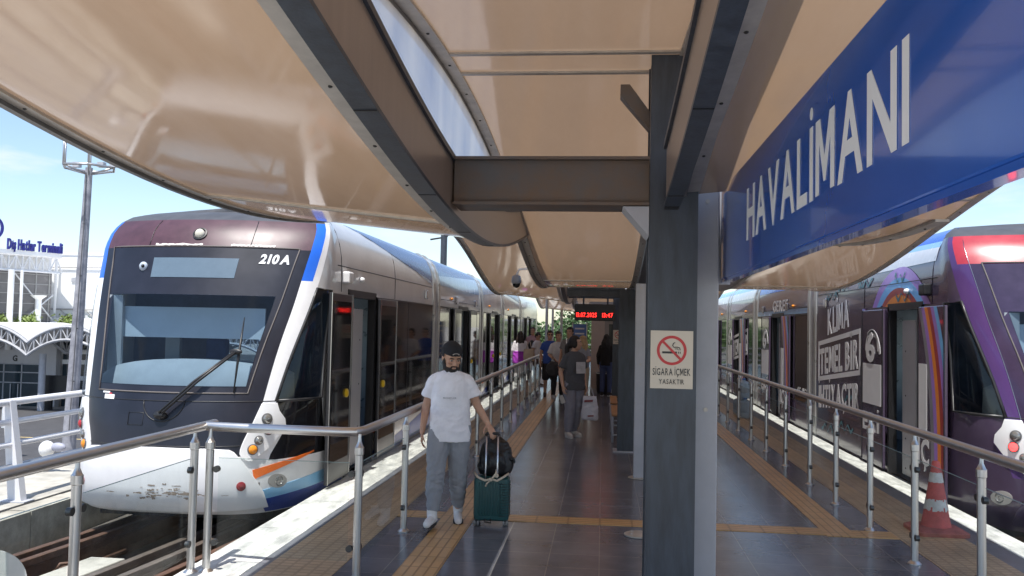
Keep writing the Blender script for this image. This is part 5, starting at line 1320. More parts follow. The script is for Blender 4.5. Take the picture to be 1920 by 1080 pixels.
# --- backpack tied on top
t = thing('backpack', 'slouching black backpack tied on top of the green suitcase', 'backpack', (-.985, 8.175, .445), R(-4))
bm = NB()
torso_rings(bm, [((0, 0, .005), .135, .085, 0), ((.0, 0, .05), .165, .105, 0), ((.01, 0, .14), .165, .105, 0), ((.01, .01, .23), .150, .095, 0), ((.005, .02, .31), .105, .075, 0), ((-.01, .03, .365), .05, .045, 0)])
ellip(bm, (.02, -.085, .12), (.105, .05, .10)); fuse('bag', bm, mat('black_nylon', (.012, .012, .014), .42, var=.3, scale=12, bump=.25, bscale=40), t, .009, 3, .012, 3, 13)
bm = NB(); tube(bm, [(-.03, .03, .355), (-.02, .02, .39), (.02, .02, .39), (.02, .03, .355)], .008, 8); obj('loop', bm, M_black, t, smooth=True)
bm = NB(); tube(bm, [(.15, -.05, .16), (.185, -.04, .17), (.19, -.03, .14), (.16, -.03, .12)], .014, 8); obj('buckle', bm, M_black, t, smooth=True)
t2 = thing('cord', 'knotted cream cord tying the backpack to the suitcase handle', 'cord', (-1.0, 8.14, .43))
bm = NB()
cm_ = mat('cream_cord', (.55, .48, .38), .85, var=.1)
tube(bm, [(-.16, -.06, .05), (-.12, -.125, .02), (-.05, -.14, -.005), (.01, -.135, .01), (.06, -.14, -.005), (.12, -.12, .03), (.155, -.05, .05)], .011, 8)
tube(bm, [(.0, -.135, .0), (-.03, -.145, -.03), (-.045, -.135, -.06)], .008, 8); tube(bm, [(.0, -.135, .0), (.02, -.15, .02), (.05, -.14, .06), (.05, -.10, .09)], .010, 8)
ellip(bm, (.0, -.14, .004), (.022, .018, .018)); ellip(bm, (.055, -.13, .04), (.02, .016, .02)); obj('rope', bm, cm_, t2, smooth=True)

# --- woman in the grey t-shirt
wl = dict(hair='dark_tail', hcol=(.014, .010, .009), skin=SK2, female=True, top=('charcoal_tee', (.085, .088, .10), .80, .75), loose=.034, wr=.007, pants=('grey_jeans', (.26, .26, .31), 1.86, 1.2), ploose=.030, wrp=.008, shoes=(.60, .57, .53), slim=.98)
wo_, P, M, A, K = person('dark haired woman in a charcoal t-shirt with white print, looking away to the right', (-.47, 14.8, 0), R(32), wl, 1.69,
    arms=dict(a=((-.152, .0, 1.350), (-.235, .05, 1.10), (-.25, -.06, .87)), b=((.152, .0, 1.350), (.215, .06, 1.10), (.20, -.04, .86))),
    legs=dict(a=((-.09, 0, .90), (-.09, -.03, .48), (-.09, .02, .085), (-.12, -.15, .035)), b=((.09, 0, .90), (.085, .04, .48), (.085, .14, .085), (.12, -.02, .035))), head=(R(52), R(-2)), vox=.010)
bm = NB(); plate(bm, [(-.095, 0), (.095, 0), (.092, .19), (-.092, .19)], (.03, -.166, 1.075), (1, .12, 0), (0, .06, 1), (.1, -1, 0), 0, .010); obj('shirt_print', bm, mat('print_white', (.50, .50, .52), .8, var=.2, scale=14), wo_)
t = thing('shopping_bag', 'white plastic shopping bag with red print hanging from the hand of the woman in charcoal', 'bag', (-.20, 14.74, .30))
bm = NB(); torso_rings(bm, [((0, 0, .0), .13, .05, 0), ((0, 0, .03), .145, .065, .05), ((.005, 0, .2), .14, .06, .1), ((0, 0, .34), .12, .045, .05), ((0, 0, .40), .11, .02, 0)]); fuse('bag', bm, mat('white_plastic', (.60, .60, .66), .4, var=.06), t, .010, 2, .010, 4, 14)
bm = NB(); tube(bm, [(-.07, 0, .38), (-.02, 0, .52), (.0, 0, .565), (.03, 0, .52), (.07, 0, .38)], .007, 6); obj('handles', bm, mat('white_plastic', (0, 0, 0)), t, smooth=True)
bm = NB(); plate(bm, [(-.09, .0), (.05, .01), (.055, .045), (-.085, .035)], (0, -.072, .30), (1, 0, 0), (0, 0, 1), (0, -1, 0), 0, .003); plate(bm, [(-.03, .0), (.07, .01), (.07, .03), (-.03, .025)], (0, -.074, .06), (1, 0, 0), (0, 0, 1), (0, -1, 0), 0, .003); obj('print', bm, mat('print_red_dark', (.25, .05, .06), .6), t)
t = thing('keys', 'pale card wallet in the lowered hand of the woman in charcoal', 'wallet', (-.63, 14.60, .58))
bm = NB(); box(bm, -.035, .035, -.01, .01, 0, .13, Matrix.Rotation(R(-22), 4, 'Y')); obj('wallet', bm, mat('pale_wallet', (.5, .48, .45), .5), t, bevel=.006)

# --- people farther along the platform
def shorts_arms(): return None
hold = dict(b=((.158, 0, 1.350), (.23, .0, 1.12), (.10, -.22, 1.08)))
person('man in a blue polo shirt, black shorts and sunglasses standing by the rail end', (-1.38, 23.0, 0), R(10), dict(hair='short_dark', hcol=(.02, .015, .012), glasses=True, top=('blue_polo', (.035, .085, .34), .86, .6), pants=('black_shorts', (.02, .02, .025), .92, 1), shoes=(.08, .05, .04)), 1.74,
       arms=dict(b=((.158, 0, 1.350), (.24, -.02, 1.12), (.12, -.23, 1.10))), vox=.013)
person('man in a white shirt and black trousers beside the man in blue', (-1.13, 22.4, 0), R(20), dict(hair='short_dark', hcol=(.02, .015, .012), top=('white_shirt', (.58, .57, .58), .84, .9), pants=('black_trousers', (.022, .022, .026), 1.85, 1), shoes=(.5, .5, .5)), 1.72,
       arms=dict(a=((-.158, 0, 1.350), (-.24, -.02, 1.12), (-.12, -.20, .98))), vox=.013)
t = thing('handbag', 'dark grey shoulder bag held in front of the man in the white shirt', 'bag', (-1.22, 22.05, .62))
bm = NB(); ellip(bm, (0, 0, .17), (.20, .10, .19)); ellip(bm, (0.02, 0, .08), (.17, .09, .10)); fuse('bag', bm, mat('dark_grey_bag', (.035, .036, .042), .6, var=.2), t, .012, 3, .01, 2, 10)
bm = NB(); tube(bm, [(-.10, 0, .32), (-.02, 0, .48), (.06, 0, .32)], .012, 6); obj('strap', bm, M_black, t, smooth=True)
person('tall dark haired man mostly hidden behind the woman in charcoal', (-.80, 21.6, 0), R(-20), dict(hair='short_black2', hcol=(.012, .010, .009), top=('grey_tee', (.20, .19, .19), .84, .6), pants=('dark_jeans', (.03, .035, .05), 1.9, 1), shoes=(.1, .1, .1)), 1.84, vox=.014)
person('blonde woman in a grey striped top and beige trousers behind the woman in charcoal', (-.46, 20.6, 0), R(-35), dict(hair='long_blonde', hcol=(.42, .28, .14), hlen=.26, skin=SK2, top=('striped_grey', (.26, .27, .31), .90, .6), pants=('beige_trousers', (.36, .29, .21), 1.7, 1), shoes=(.3, .2, .15), slim=.92), 1.64,
       arms=dict(b=((.152, 0, 1.350), (.22, -.02, 1.12), (.08, -.18, 1.05))), head=(R(-40), 0), vox=.013)
person('woman in a black jacket and blue jeans walking off by the third pillar', (.10, 24.0, 0), R(165), dict(hair='long_dark', hcol=(.012, .009, .008), top=('black_jacket', (.013, .013, .015), .84, 1.9), pants=('blue_jeans', (.060, .085, .19), 1.9, 1.1), shoes=(.03, .03, .03), slim=.92), 1.66, vox=.013)
person('woman with long brown hair in a white top, seen from behind beside the white tram', (-2.50, 26.6, 0), R(175), dict(hair='long_brown', hcol=(.022, .013, .010), hlen=.36, top=('white_blouse', (.60, .57, .60), .88, 1.5), pants=('pale_grey_trousers', (.30, .30, .30), 1.88, 1.2), shoes=(.4, .4, .4)), 1.68, vox=.013)
t = thing('jacket', 'purple jacket tied round the waist of the woman in white', 'jacket', (-2.50, 26.6, .72))
bm = NB(); torso_rings(bm, [((0, 0, 0), .235, .18, 0), ((0, 0, .14), .235, .18, 0), ((0, 0, .28), .215, .165, 0), ((0, 0, .36), .20, .155, 0)])
capsule(bm, (.16, -.10, .25), .05, (.20, -.14, -.05), .04); fuse('jacket', bm, cloth('purple_cloth', (.27, .03, .33)), t, .013, 3, .012, 7, 10)
t = thing('tote_bag', 'beige tote bag on the shoulder of the woman with the purple jacket', 'bag', (-2.22, 26.45, .80))
bm = NB(); torso_rings(bm, [((0, 0, 0), .15, .06, 0), ((0, 0, .15), .17, .08, 0), ((0, 0, .36), .15, .05, 0)]); fuse('bag', bm, cloth('beige_canvas', (.42, .33, .24)), t, .013, 2, .01, 1, 9)
bm = NB(); tube(bm, [(-.08, 0, .35), (-.03, .02, .58), (.03, .02, .58), (.08, 0, .35)], .012, 6); obj('straps', bm, cloth('beige_canvas', (0, 0, 0)), t, smooth=True)
person('man in a white shirt with a black rucksack, leaning beside the white tram', (-2.02, 27.2, 0), R(60), dict(hair='short_black3', hcol=(.012, .01, .009), top=('white_shirt2', (.60, .60, .62), .86, .6), pants=('brown_trousers', (.09, .06, .05), 1.9, 1), shoes=(.1, .06, .05)), 1.66, head=(R(-10), R(25)), vox=.014)
t = thing('rucksack', 'black rucksack on the back of the man leaning in the white shirt', 'backpack', (-2.20, 27.32, 1.0), R(60))
bm = NB(); ellip(bm, (0, 0, .2), (.15, .10, .22)); ellip(bm, (0, .04, .12), (.13, .09, .11)); fuse('bag', bm, mat('black_nylon', (0, 0, 0)), t, .013, 3, .008, 3, 9)
person('bald man in a pink shirt standing behind the woman with the purple jacket', (-2.28, 28.6, 0), R(-10), dict(hair='short_thin', hcol=(.05, .035, .025), top=('pink_shirt', (.42, .25, .27), .86, .7), pants=('grey_pants2', (.12, .12, .13), 1.9, 1), shoes=(.1, .1, .1)), 1.82, vox=.014)
# ================================================================== loose things on the platform
t = thing('traffic_cone', 'worn faded red traffic cone with two scuffed white bands', 'cone', (3.12, 8.62, .006))
cr = mat('faded_red_rubber', (.52, .105, .095), .7, var=.22, scale=9, bump=.2, bscale=40, dark=(.36, .09, .08))
bm = NB(); out = rr_ring(.235, .235, .06, 0); rings(bm, [rr_ring(.235, .235, .07, .0), rr_ring(.235, .235, .07, .03), rr_ring(.20, .20, .08, .052), rr_ring(.14, .14, .139, .060)]); obj('base', bm, mat('dirty_red_rubber', (.33, .10, .085), .8, var=.3, scale=8), t, smooth='auto')
bm = NB(); lathe(bm, [(.135, .055), (.128, .075), (.112, .16), (.035, .64), (.030, .655), (.022, .658)], seg=32); obj('body', bm, cr, t, smooth='auto')
for z0, z1 in ((.20, .315), (.46, .555)):
    bm = NB(); rad = lambda z: .112 + (.035 - .112) * (z - .16) / .48 + .0025
    rnd = random.Random(int(z0 * 100)); N = 40; V = []
    for k in range(N):
        a = 2 * PI * k / N; e = rnd.uniform(0, .02) if z0 < .3 else rnd.uniform(0, .008)
        V.append([bm.verts.new((rad(z) * math.cos(a), rad(z) * math.sin(a), z)) for z in (z0 + e, z0 + .04, z1 - .02, z1 - e * .7)])
    for k in range(N):
        for j in range(3):
            if z0 < .3 and rnd.random() < .10: continue
            bm.faces.new((V[k][j], V[(k + 1) % N][j], V[(k + 1) % N][j + 1], V[k][j + 1]))
    obj('reflective_band', bm, mat('scuffed_white_band', (.56, .55, .53), .5, var=.18, scale=12), t, smooth=True)
wood = mat('orange_bench_wood', (.33, .17, .075), .5, var=.2, scale=6, stretch=(6, .6, 6))
for y, lb in ((15.0, 'wooden bench on grey legs just past the slim grey post'), (17.2, 'wooden bench farther along, touching the third pillar side')):
    t = thing('bench', lb, 'bench', (.42, y, 0), 0, 'wooden benches')
    bm = NB()
    for i in range(3): box(bm, -.26 + i * .15, -.125 + i * .15, -.85, .85, .43, .465)
    obj('seat', bm, wood, t, bevel=.006)
    bm = NB()
    for i in range(2): box(bm, .20, .23, -.85, .85, .60 + i * .15, .72 + i * .15)
    obj('backrest', bm, wood, t, bevel=.006)
    for yy in (-.7, .7):
        bm = NB(); tube(bm, [(-.24, yy, .425), (-.24, yy, .0)], .02, 8); tube(bm, [(.19, yy, .0), (.18, yy, .42), (.22, yy, .85)], .02, 8); tube(bm, [(-.24, yy, .415), (.19, yy, .415)], .018, 8); tube(bm, [(-.24, yy, .12), (.19, yy, .12)], .014, 8); obj('leg', bm, M_grey, t, smooth=True)
t = thing('waste_bin', 'dark bin standing by the kiosk wall', 'bin', (.02, 24.75, 0)); bm = NB(); lathe(bm, [(.15, 0), (.17, .05), (.19, .55), (.20, .57), (.17, .60)], seg=20); obj('drum', bm, M_black, t, smooth='auto'); bm = NB(); lathe(bm, [(.20, .56), (.205, .575), (.20, .59)], seg=20); obj('rim', bm, M_steel, t, smooth='auto')
# drinking-water bottles stacked by the right tram door
for i, (y, z) in enumerate(((19.0, 0), (19.38, 0), (19.76, 0), (19.2, .40))):
    lbs = ('water canister closest to the camera by the purple tram', 'middle water canister in the row by the purple tram', 'farthest water canister in the row by the purple tram', 'water canister lying on top of the others by the purple tram')[i]
    t = thing('water_canister', 'clear blue ' + lbs, 'canister', (3.02, y, .006 + z), 0, 'water canisters')
    bm = NB(); lathe(bm, [(.13, 0), (.145, .02), (.145, .10), (.135, .12), (.145, .14), (.145, .26), (.12, .33), (.04, .37), (.035, .395)], seg=20); obj('bottle', bm, mat('pale_blue_plastic', (.35, .50, .62), .2, var=.1), t, smooth='auto')
    bm = NB(); lathe(bm, [(.038, .39), (.038, .42)], seg=14); obj('cap', bm, mat('cap_blue', (.05, .18, .5), .4), t)
# ================================================================== kiosk, far platform end, trees
t = thing('kiosk', 'pale pinkish service kiosk on the platform past the benches', 'kiosk', (0.45, 25, 0))
kw = mat('pinkish_render', (.50, .42, .38), .8, var=.06)
bm = NB(); box(bm, -.78, 1.25, 0, 5, 0, 2.5); obj('wall', bm, kw, t)
bm = NB(); box(bm, -.79, 1.26, -.01, 5.01, 0.001, .12); obj('skirting', bm, M_grey, t)
bm = NB(); box(bm, -.40, .30, -.03, .0, .12, 2.08); d_ = obj('door', bm, mat('kiosk_door', (.28, .26, .25), .5), t)
bm = NB(); box(bm, -.28, .18, -.036, -.031, .95, 1.95); obj('pane', bm, mat('dark_pane', (.03, .035, .04), .08), d_)
bm = NB(); lathe(bm, [(.016, 0), (.016, .05), (.03, .055), (.03, .07)], (.22, -.03, 1.0), 10, (0, -1, 0)); obj('handle', bm, M_steel, d_)
bm = NB(); box(bm, -.85, 1.32, -.12, 5.1, 2.5, 2.58); obj('roof', bm, M_grey, t)
t = thing('information_panel', 'blue and white information panel standing past the waiting people', 'panel', (-.95, 28, 0))
bm = NB(); box(bm, 0, .42, 0, .05, .75, 1.95); obj('board', bm, mat('panel_blue', (.10, .20, .48), .4, var=.15, scale=5), t, bevel=.01)
bm = NB(); box(bm, -.03, .0, -.01, .06, 0, 2.0); box(bm, .42, .45, -.01, .06, 0, 2.0); obj('frame', bm, M_white, t)
bm = NB()
for z in (1.78, 1.62, 1.2, 1.05): box(bm, .06, .36, -.004, -.001, z, z + .05)
obj('print', bm, M_white, t)
for x, y, h, lb in ((-2.15, 33.5, 6.5, 'pale thin lamp post beyond the left handrail end'), (-2.35, 41.0, 7.0, 'pale lamp post farthest away beyond the platform'), (-1.75, 37.0, 7.5, 'pale lamp post just left of the blue information panel')):
    t = thing('lamp_post', lb, 'lamp post', (x, y, 0 if y < 50 else -4.3), 0, 'lamp posts beyond the platform')
    bm = NB(); tube(bm, [(0, 0, 0), (0, 0, h)], [.06, .045], 12); obj('pole', bm, mat('pale_pole', (.50, .52, .54), .5), t, smooth='auto')
    bm = NB(); lathe(bm, [(.13, 0.002), (.13, .02), (.08, .03)], seg=16); obj('foot', bm, M_grey, t)
    bm = NB(); tube(bm, [(0, 0, h - .05), (.5, 0, h + .15), (.9, 0, h + .15)], .03, 8); box(bm, .8, 1.35, -.09, .09, h + .11, h + .19); obj('lamp_head', bm, M_grey, t)
t = thing('white_fence', 'low white fence crossing behind the waiting people', 'fence', (-4, 46, -.3))
bm = NB()
for z in (.35, .65, .95, 1.25): tube(bm, [(0, 0, z), (9, 0, z)], .03, 8)
obj('bars', bm, M_white, t, smooth=True)
for i in range(7):
    bm = NB(); box(bm, i * 1.5 - .04, i * 1.5 + .04, -.04, .04, 0, 1.3); obj('post', bm, M_white, t)

def leaf_mat(nm, c):
    m = mat(nm, c, .6, var=.35, scale=.9)
    return m
LM = [leaf_mat('leaves_mid', (.085, .150, .040)), leaf_mat('leaves_dark', (.055, .105, .032)), leaf_mat('leaves_light', (.12, .18, .05))]
def tree(x, y, z0, h, r, m_, lb, seed, grp='trees beyond the platform', n=2600, ls=.16, trunk=True):
    rnd = random.Random(seed)
    t = thing('tree', lb, 'tree', (x, y, z0), 0, grp)
    bm = NB(); lean = Vector((rnd.uniform(-.3, .3), rnd.uniform(-.3, .3), 0))
    tube(bm, [(0, 0, 0), lean * .3 + Vector((0, 0, h * .3)), lean + Vector((0, 0, h * .6)), lean + Vector((0, 0, h * .85))], [h * .035, h * .026, h * .017, .02], 10)
    cl = []
    for i in range(11):
        a = rnd.uniform(0, 2 * PI); q = rnd.uniform(.3, .95); zc = rnd.uniform(.42, .92)
        c = Vector((math.cos(a) * r * q * (1.15 - abs(zc - .6)), math.sin(a) * r * q * (1.15 - abs(zc - .6)), h * zc)); cl.append((c, r * rnd.uniform(.28, .5)))
        tube(bm, [lean * .6 + Vector((0, 0, h * rnd.uniform(.3, .5))), c * .6 + Vector((0, 0, h * .2)), c], [h * .012, h * .008, .01], 6)
    obj('trunk', bm, mat('bark', (.10, .075, .05), .9, var=.3), t, smooth=True)
    bm = NB()
    for i in range(n):
        c, q = rnd.choice(cl); d = Vector((rnd.gauss(0, 1), rnd.gauss(0, 1), rnd.gauss(0, .8))).normalized() * q * rnd.uniform(.35, 1.0) ** .6
        p = c + d; u = Vector((rnd.gauss(0, 1), rnd.gauss(0, 1), rnd.gauss(0, 1))).normalized(); v = u.cross(Vector((rnd.gauss(0, 1), rnd.gauss(0, 1), rnd.gauss(0, 1)))).normalized(); s = ls * rnd.uniform(.6, 1.4)
        bm.faces.new([bm.verts.new(p + u * s), bm.verts.new(p + v * s * .5), bm.verts.new(p - u * s), bm.verts.new(p - v * s * .5)])
    obj('crown', bm, m_, t, recalc=False)
tree(-5.6, 70, -4.3, 7.0, 2.4, LM[0], 'rounded mid green tree left of the others, seen past the roof end', 3)
tree(-3.1, 66, -4.3, 7.4, 2.3, LM[1], 'taller dark green tree in the middle, seen past the roof end', 5)
tree(-1.0, 69, -4.3, 6.8, 2.4, LM[0], 'mid green tree just left of the red display', 8)
tree(1.4, 72, -4.3, 6.7, 2.6, LM[2], 'light green tree behind the display and kiosk', 11)
tree(-8.6, 74, -4.3, 6.2, 2.6, LM[2], 'light green tree behind the far end of the white tram', 14)
for i, (x, y, w_, h_) in enumerate(((-20, 150, 14, 6), (6, 160, 18, 7), (60, 150, 30, 8))):
    t = thing('far_block', ('low pale block far behind the white tram', 'low pale block far behind the trees and kiosk', 'low pale block far behind the purple tram')[i], 'building', (x, y, -4.3), 0, 'far low blocks')
    bm = NB(); box(bm, -w_ / 2, w_ / 2, 0, 10, 0, h_); obj('wall', bm, mat('far_wall', (.5, .48, .45), .8), t)
    bm = NB(); box(bm, -w_ / 2 - .3, w_ / 2 + .3, -.3, 10.3, h_, h_ + .4); obj('roof', bm, M_grey, t)
    for k in range(6):
        bm = NB(); box(bm, -w_ / 2 + w_ * (k + .25) / 6, -w_ / 2 + w_ * (k + .75) / 6, -.05, -.002, h_ * .45, h_ * .75); obj('window', bm, mat('dark_pane', (0, 0, 0)), t)

# ================================================================== left: viaduct fence, mast, road things
t = thing('viaduct_fence', 'white tube fence with tapered flat posts on the stone ledge left of the track', 'fence', (-6.50, 9.2, -.22))
fm = mat('white_fence_paint', (.70, .70, .73), .4, var=.06)
for z, r_ in ((1.09, .040), (.87, .033), (.62, .033), (.36, .05)):
    bm = NB(); dx = -.10 * (z / 1.1)
    tube(bm, [(dx, -8, z), (dx, 30, z)], r_, 12); obj('rail', bm, fm if z > .5 else mat('galvanised', (.40, .40, .42), .35, .7), t, smooth='auto')
for i in range(-2, 12):
    bm = NB(); y = i * 2.35
    plate(bm, [(.13, .0), (-.05, .0), (-.16, 1.10), (-.06, 1.12)], (0, y, 0), (1, 0, 0), (0, 0, 1), (0, 1, 0), -.012, .012)
    plate(bm, [(.135, .0), (.11, .0), (-.05, 1.1), (-.045, 1.11)], (0, y, 0), (1, 0, 0), (0, 0, 1), (0, 1, 0), -.05, .05)
    p_ = obj('post', bm, fm, t)
    bm = NB(); box(bm, -.12, .2, y - .09, y + .09, -.0, .012); obj('foot_plate', bm, M_grey, p_)
t = thing('floodlight_mast', 'tall weathered grey mast with a cage at the top, left of the white tram', 'mast', (-18.95, 30, -4.3))
bm = NB(); tube(bm, [(-.22, 0, 0), (-.02, 0, 6), (.16, 0, 11.6)], [.25, .20, .125], 16); obj('pole', bm, mat('peeling_grey_paint', (.30, .30, .33), .6, var=.2, scale=2.2, dark=(.15, .15, .18)), t, smooth='auto')
bm = NB()
rnd = random.Random(3)
tube(bm, [(-.02, -.27, 2.0), (.10, -.26, 6.2), (.17, -.20, 9.5), (.16, -.17, 11.4)], .018, 6)
for k in range(5): z = 1.9 + k * 1.9; box(bm, -.06 + z * .02, .0 + z * .02, -.29 + z * .008, -.24 + z * .008, z, z + .05)
obj('cable', bm, mat('dark_cable', (.09, .09, .10), .6), t)
bm = NB(); pk = [(.16 + .95 * math.cos(PI * k / 3), .95 * math.sin(PI * k / 3), 11.6) for k in range(7)]
tube(bm, pk, .045, 8)
for k in range(6): tube(bm, [(.16, 0, 11.35), pk[k]], .035, 8)
obj('ring', bm, mat('galvanised', (0, 0, 0)), t, smooth=True)
for k in range(6): bm = NB(); tube(bm, [pk[k], (pk[k][0], pk[k][1], 12.6)], .035, 8); obj('cage_upright', bm, mat('galvanised', (0, 0, 0)), t, smooth=True)
bm = NB(); tube(bm, [(pk[2][0], pk[2][1], 12.6), (pk[3][0], pk[3][1], 12.6), (pk[4][0], pk[4][1], 12.6)], .03, 8); obj('cage', bm, mat('galvanised', (0, 0, 0)), t, smooth=True)
bm = NB()
for k in (0, 1, 4): box(bm, pk[k][0] - .12, pk[k][0] + .12, -.1, .1, 11.62, 11.8)
obj('floodlight', bm, M_grey, t)
t = thing('overhead_pole', 'dark pole rising behind the white tram roof', 'pole', (-5.75, 31, -.5)); bm = NB(); tube(bm, [(0, 0, 0), (0, 0, 5.6)], .12, 12); obj('pole', bm, M_navy, t, smooth='auto'); bm = NB(); tube(bm, [(-.5, 0, 5.4), (.1, 0, 5.5), (.25, 0, 5.75)], .03, 8); ellip(bm, (0, 0, 5.65), (.16, .16, .1)); obj('insulator', bm, M_black, t, smooth=True)
t = thing('road_sign', 'back of a round topped white road sign on a thin post below the viaduct', 'road sign', (-25.4, 35.5, -4.15))
bm = NB(); tube(bm, [(0, 0, 0), (0, 0, 2.3)], .03, 8); obj('post', bm, M_grey, t, smooth=True)
bm = NB(); plate(bm, [(-.32, 0), (.32, 0), (.32, .75)] + [(.32 * math.cos(R(a)), .75 + .34 * math.sin(R(a))) for a in range(15, 180, 15)] + [(-.32, .75)], (0, 0, 1.15), (1, 0, 0), (0, 0, 1), (0, -1, 0), .035, .05); obj('plate', bm, mat('sign_back_white', (.58, .60, .62), .4), t)
t = thing('dome_lamp', 'white dome shaped lamp head on the ledge beside the tram nose', 'lamp', (-7.32, 11.0, -.22))
bm = NB(); tube(bm, [(0, 0, 0), (0, 0, .18), (.05, 0, .30)], .035, 10); obj('stem', bm, M_grey, t, smooth=True)
bm = NB(); ellip(bm, (0, 0, .30), (.10, .10, .11)); obj('dome', bm, M_white, t, smooth=True)
bm = NB(); ellip(bm, (.16, 0, .33), (.11, .05, .06)); obj('bracket', bm, mat('bracket_grey', (.33, .34, .42), .5), t, smooth=True)

# ================================================================== terminal building
TW = mat('bright_white_cladding', (.80, .80, .80), .6, var=.03, scale=.6)
TG = mat('grey_curtain_wall', (.19, .18, .18), .25, var=.15, scale=.8)
TN = mat('terminal_glass_dark', (.025, .04, .05), .08, var=.3, scale=.5)
t = thing('terminal_building', 'white airport terminal with a gridded glass wall and blue roof lettering', 'building', (0, 0, 0))
o = Vector((-41.9, 55.0, 0)); r = Vector((.386, .922, 0)).normalized(); u = Vector((0, 0, 1)); n = r.cross(u)     # wall turned towards the station
W0, W1 = -22.0, 5.3
bm = NB(); plate(bm, [(W0, -4.3), (W1, -4.3), (W1, 6.1), (W0, 6.1)], o, r, u, n, -12, -.4); obj('wall', bm, TW, t)
bm = NB(); plate(bm, [(W0, 1.4), (W1 - .05, 1.4), (W1 - .05, 4.95), (W0, 4.95)], o, r, u, n, -.39, -.2); cw = obj('curtain_wall', bm, TG, t)
bm = NB()
for k in range(-22, 6): plate(bm, [(k * 1.0, 1.4), (k * 1.0 + .09, 1.4), (k * 1.0 + .09, 4.95), (k * 1.0, 4.95)], o, r, u, n, -.199, -.15)
for z in (2.0, 2.7, 3.4, 4.1, 4.8): plate(bm, [(W0, z), (W1 - .06, z), (W1 - .06, z + .055), (W0, z + .055)], o, r, u, n, -.198, -.155)
obj('mullion_grid', bm, mat('mullion_pale', (.36, .35, .34), .5), cw)
bm = NB()
for a, c in (((2.3, 4.8), (5.2, 1.6)), ((3.0, 1.5), (5.2, 3.4)), ((-12, 4.5), (-4, 1.5))): tube(bm, [o + r * a[0] + u * a[1] + n * .1, o + r * c[0] + u * c[1] + n * .1], .05, 6)
obj('brace', bm, M_white, t)
bm = NB()
for z in (6.1, 5.0): tube(bm, [o + r * W0 + u * z + n * .6, o + r * W1 + u * z + n * .6], .09, 6); tube(bm, [o + r * W0 + u * z + n * -.3, o + r * W1 + u * z - n * .3], .09, 6)
for k in range(-44, 11):
    a = k * .5; zz_ = (5.0, 6.1) if k % 2 else (6.1, 5.0)
    tube(bm, [o + r * a + u * zz_[0] + n * .6, o + r * (a + .5) + u * zz_[1] + n * .6], .045, 5); tube(bm, [o + r * a + u * 5.0 + n * .6, o + r * a + u * 6.1 + n * .6], .06, 5)
obj('roof_truss', bm, M_white, t)
bm = NB(); plate(bm, [(W0, 6.1), (W1, 6.1), (W1, 6.38), (W0, 6.38)], o, r, u, n, -12, .8); obj('roof', bm, TW, t)
for k in (1.5, 2.25, -2.0):
    bm = NB(); p = o + r * k + n * 1.0; tube(bm, [p + u * -.5, p + u * 5.0], .2 if k < 2 else .1, 12); obj('column', bm, TW, t, smooth='auto')
bm = NB(); p = o + r * 3.4 + n * 1.2; tube(bm, [p + u * -.2, p + u * 3.0], .2, 12); tube(bm, [p + u * 3.0, p + u * 3.3], [.2, .55], 12); obj('column', bm, TW, t, smooth='auto')
text('lettering', 'Dış Hatlar Terminali', o + r * 1.2 + u * 6.42 + n * .8, r, u, 4.05, .72, mat('navy_letters', (.015, .018, .22), .4), t, bold=.035, depth=.15)
bm = NB(); ringplate(bm, .85, .68, o + r * .05 + u * 7.75 + n * .8, r, u, n, 0, .12); obj('roof_emblem', bm, mat('navy_letters', (0, 0, 0)), t)
# block to the right
t = thing('terminal_wing', 'plain bright white terminal block right of the lettering, behind the mast', 'building', (0, 0, 0))
bm = NB(); box(bm, -41.2, -20, 61, 75, -4.3, 6.55); obj('wall', bm, TW, t)
bm = NB(); box(bm, -41.25, -20, 60.95, 61, 6.4, 6.6); obj('parapet', bm, M_white, t)
for x, z in ((-39.2, 4.4), (-36.2, 4.4)): bm = NB(); box(bm, x, x + .5, 60.93, 60.99, z, z + .35); obj('vent', bm, M_grey, t)
bm = NB()
for x in range(-40, -22, 2): tube(bm, [(x, 60.9, 2.4), (x + 1, 60.9, 1.6), (x + 2, 60.9, 2.4)], .04, 5)
tube(bm, [(-41, 60.9, 2.4), (-20, 60.9, 2.4)], .05, 5); tube(bm, [(-41, 60.9, 5.5), (-20, 60.9, 5.5)], .04, 5); obj('rail_truss', bm, mat('mullion_pale', (0, 0, 0)), t)
for x in (-40.2, -38.2, -36.5):
    bm = NB(); tube(bm, [(x, 60.6, -1), (x, 60.6, 6.3)], .11, 8); obj('column', bm, TW, t, smooth='auto')
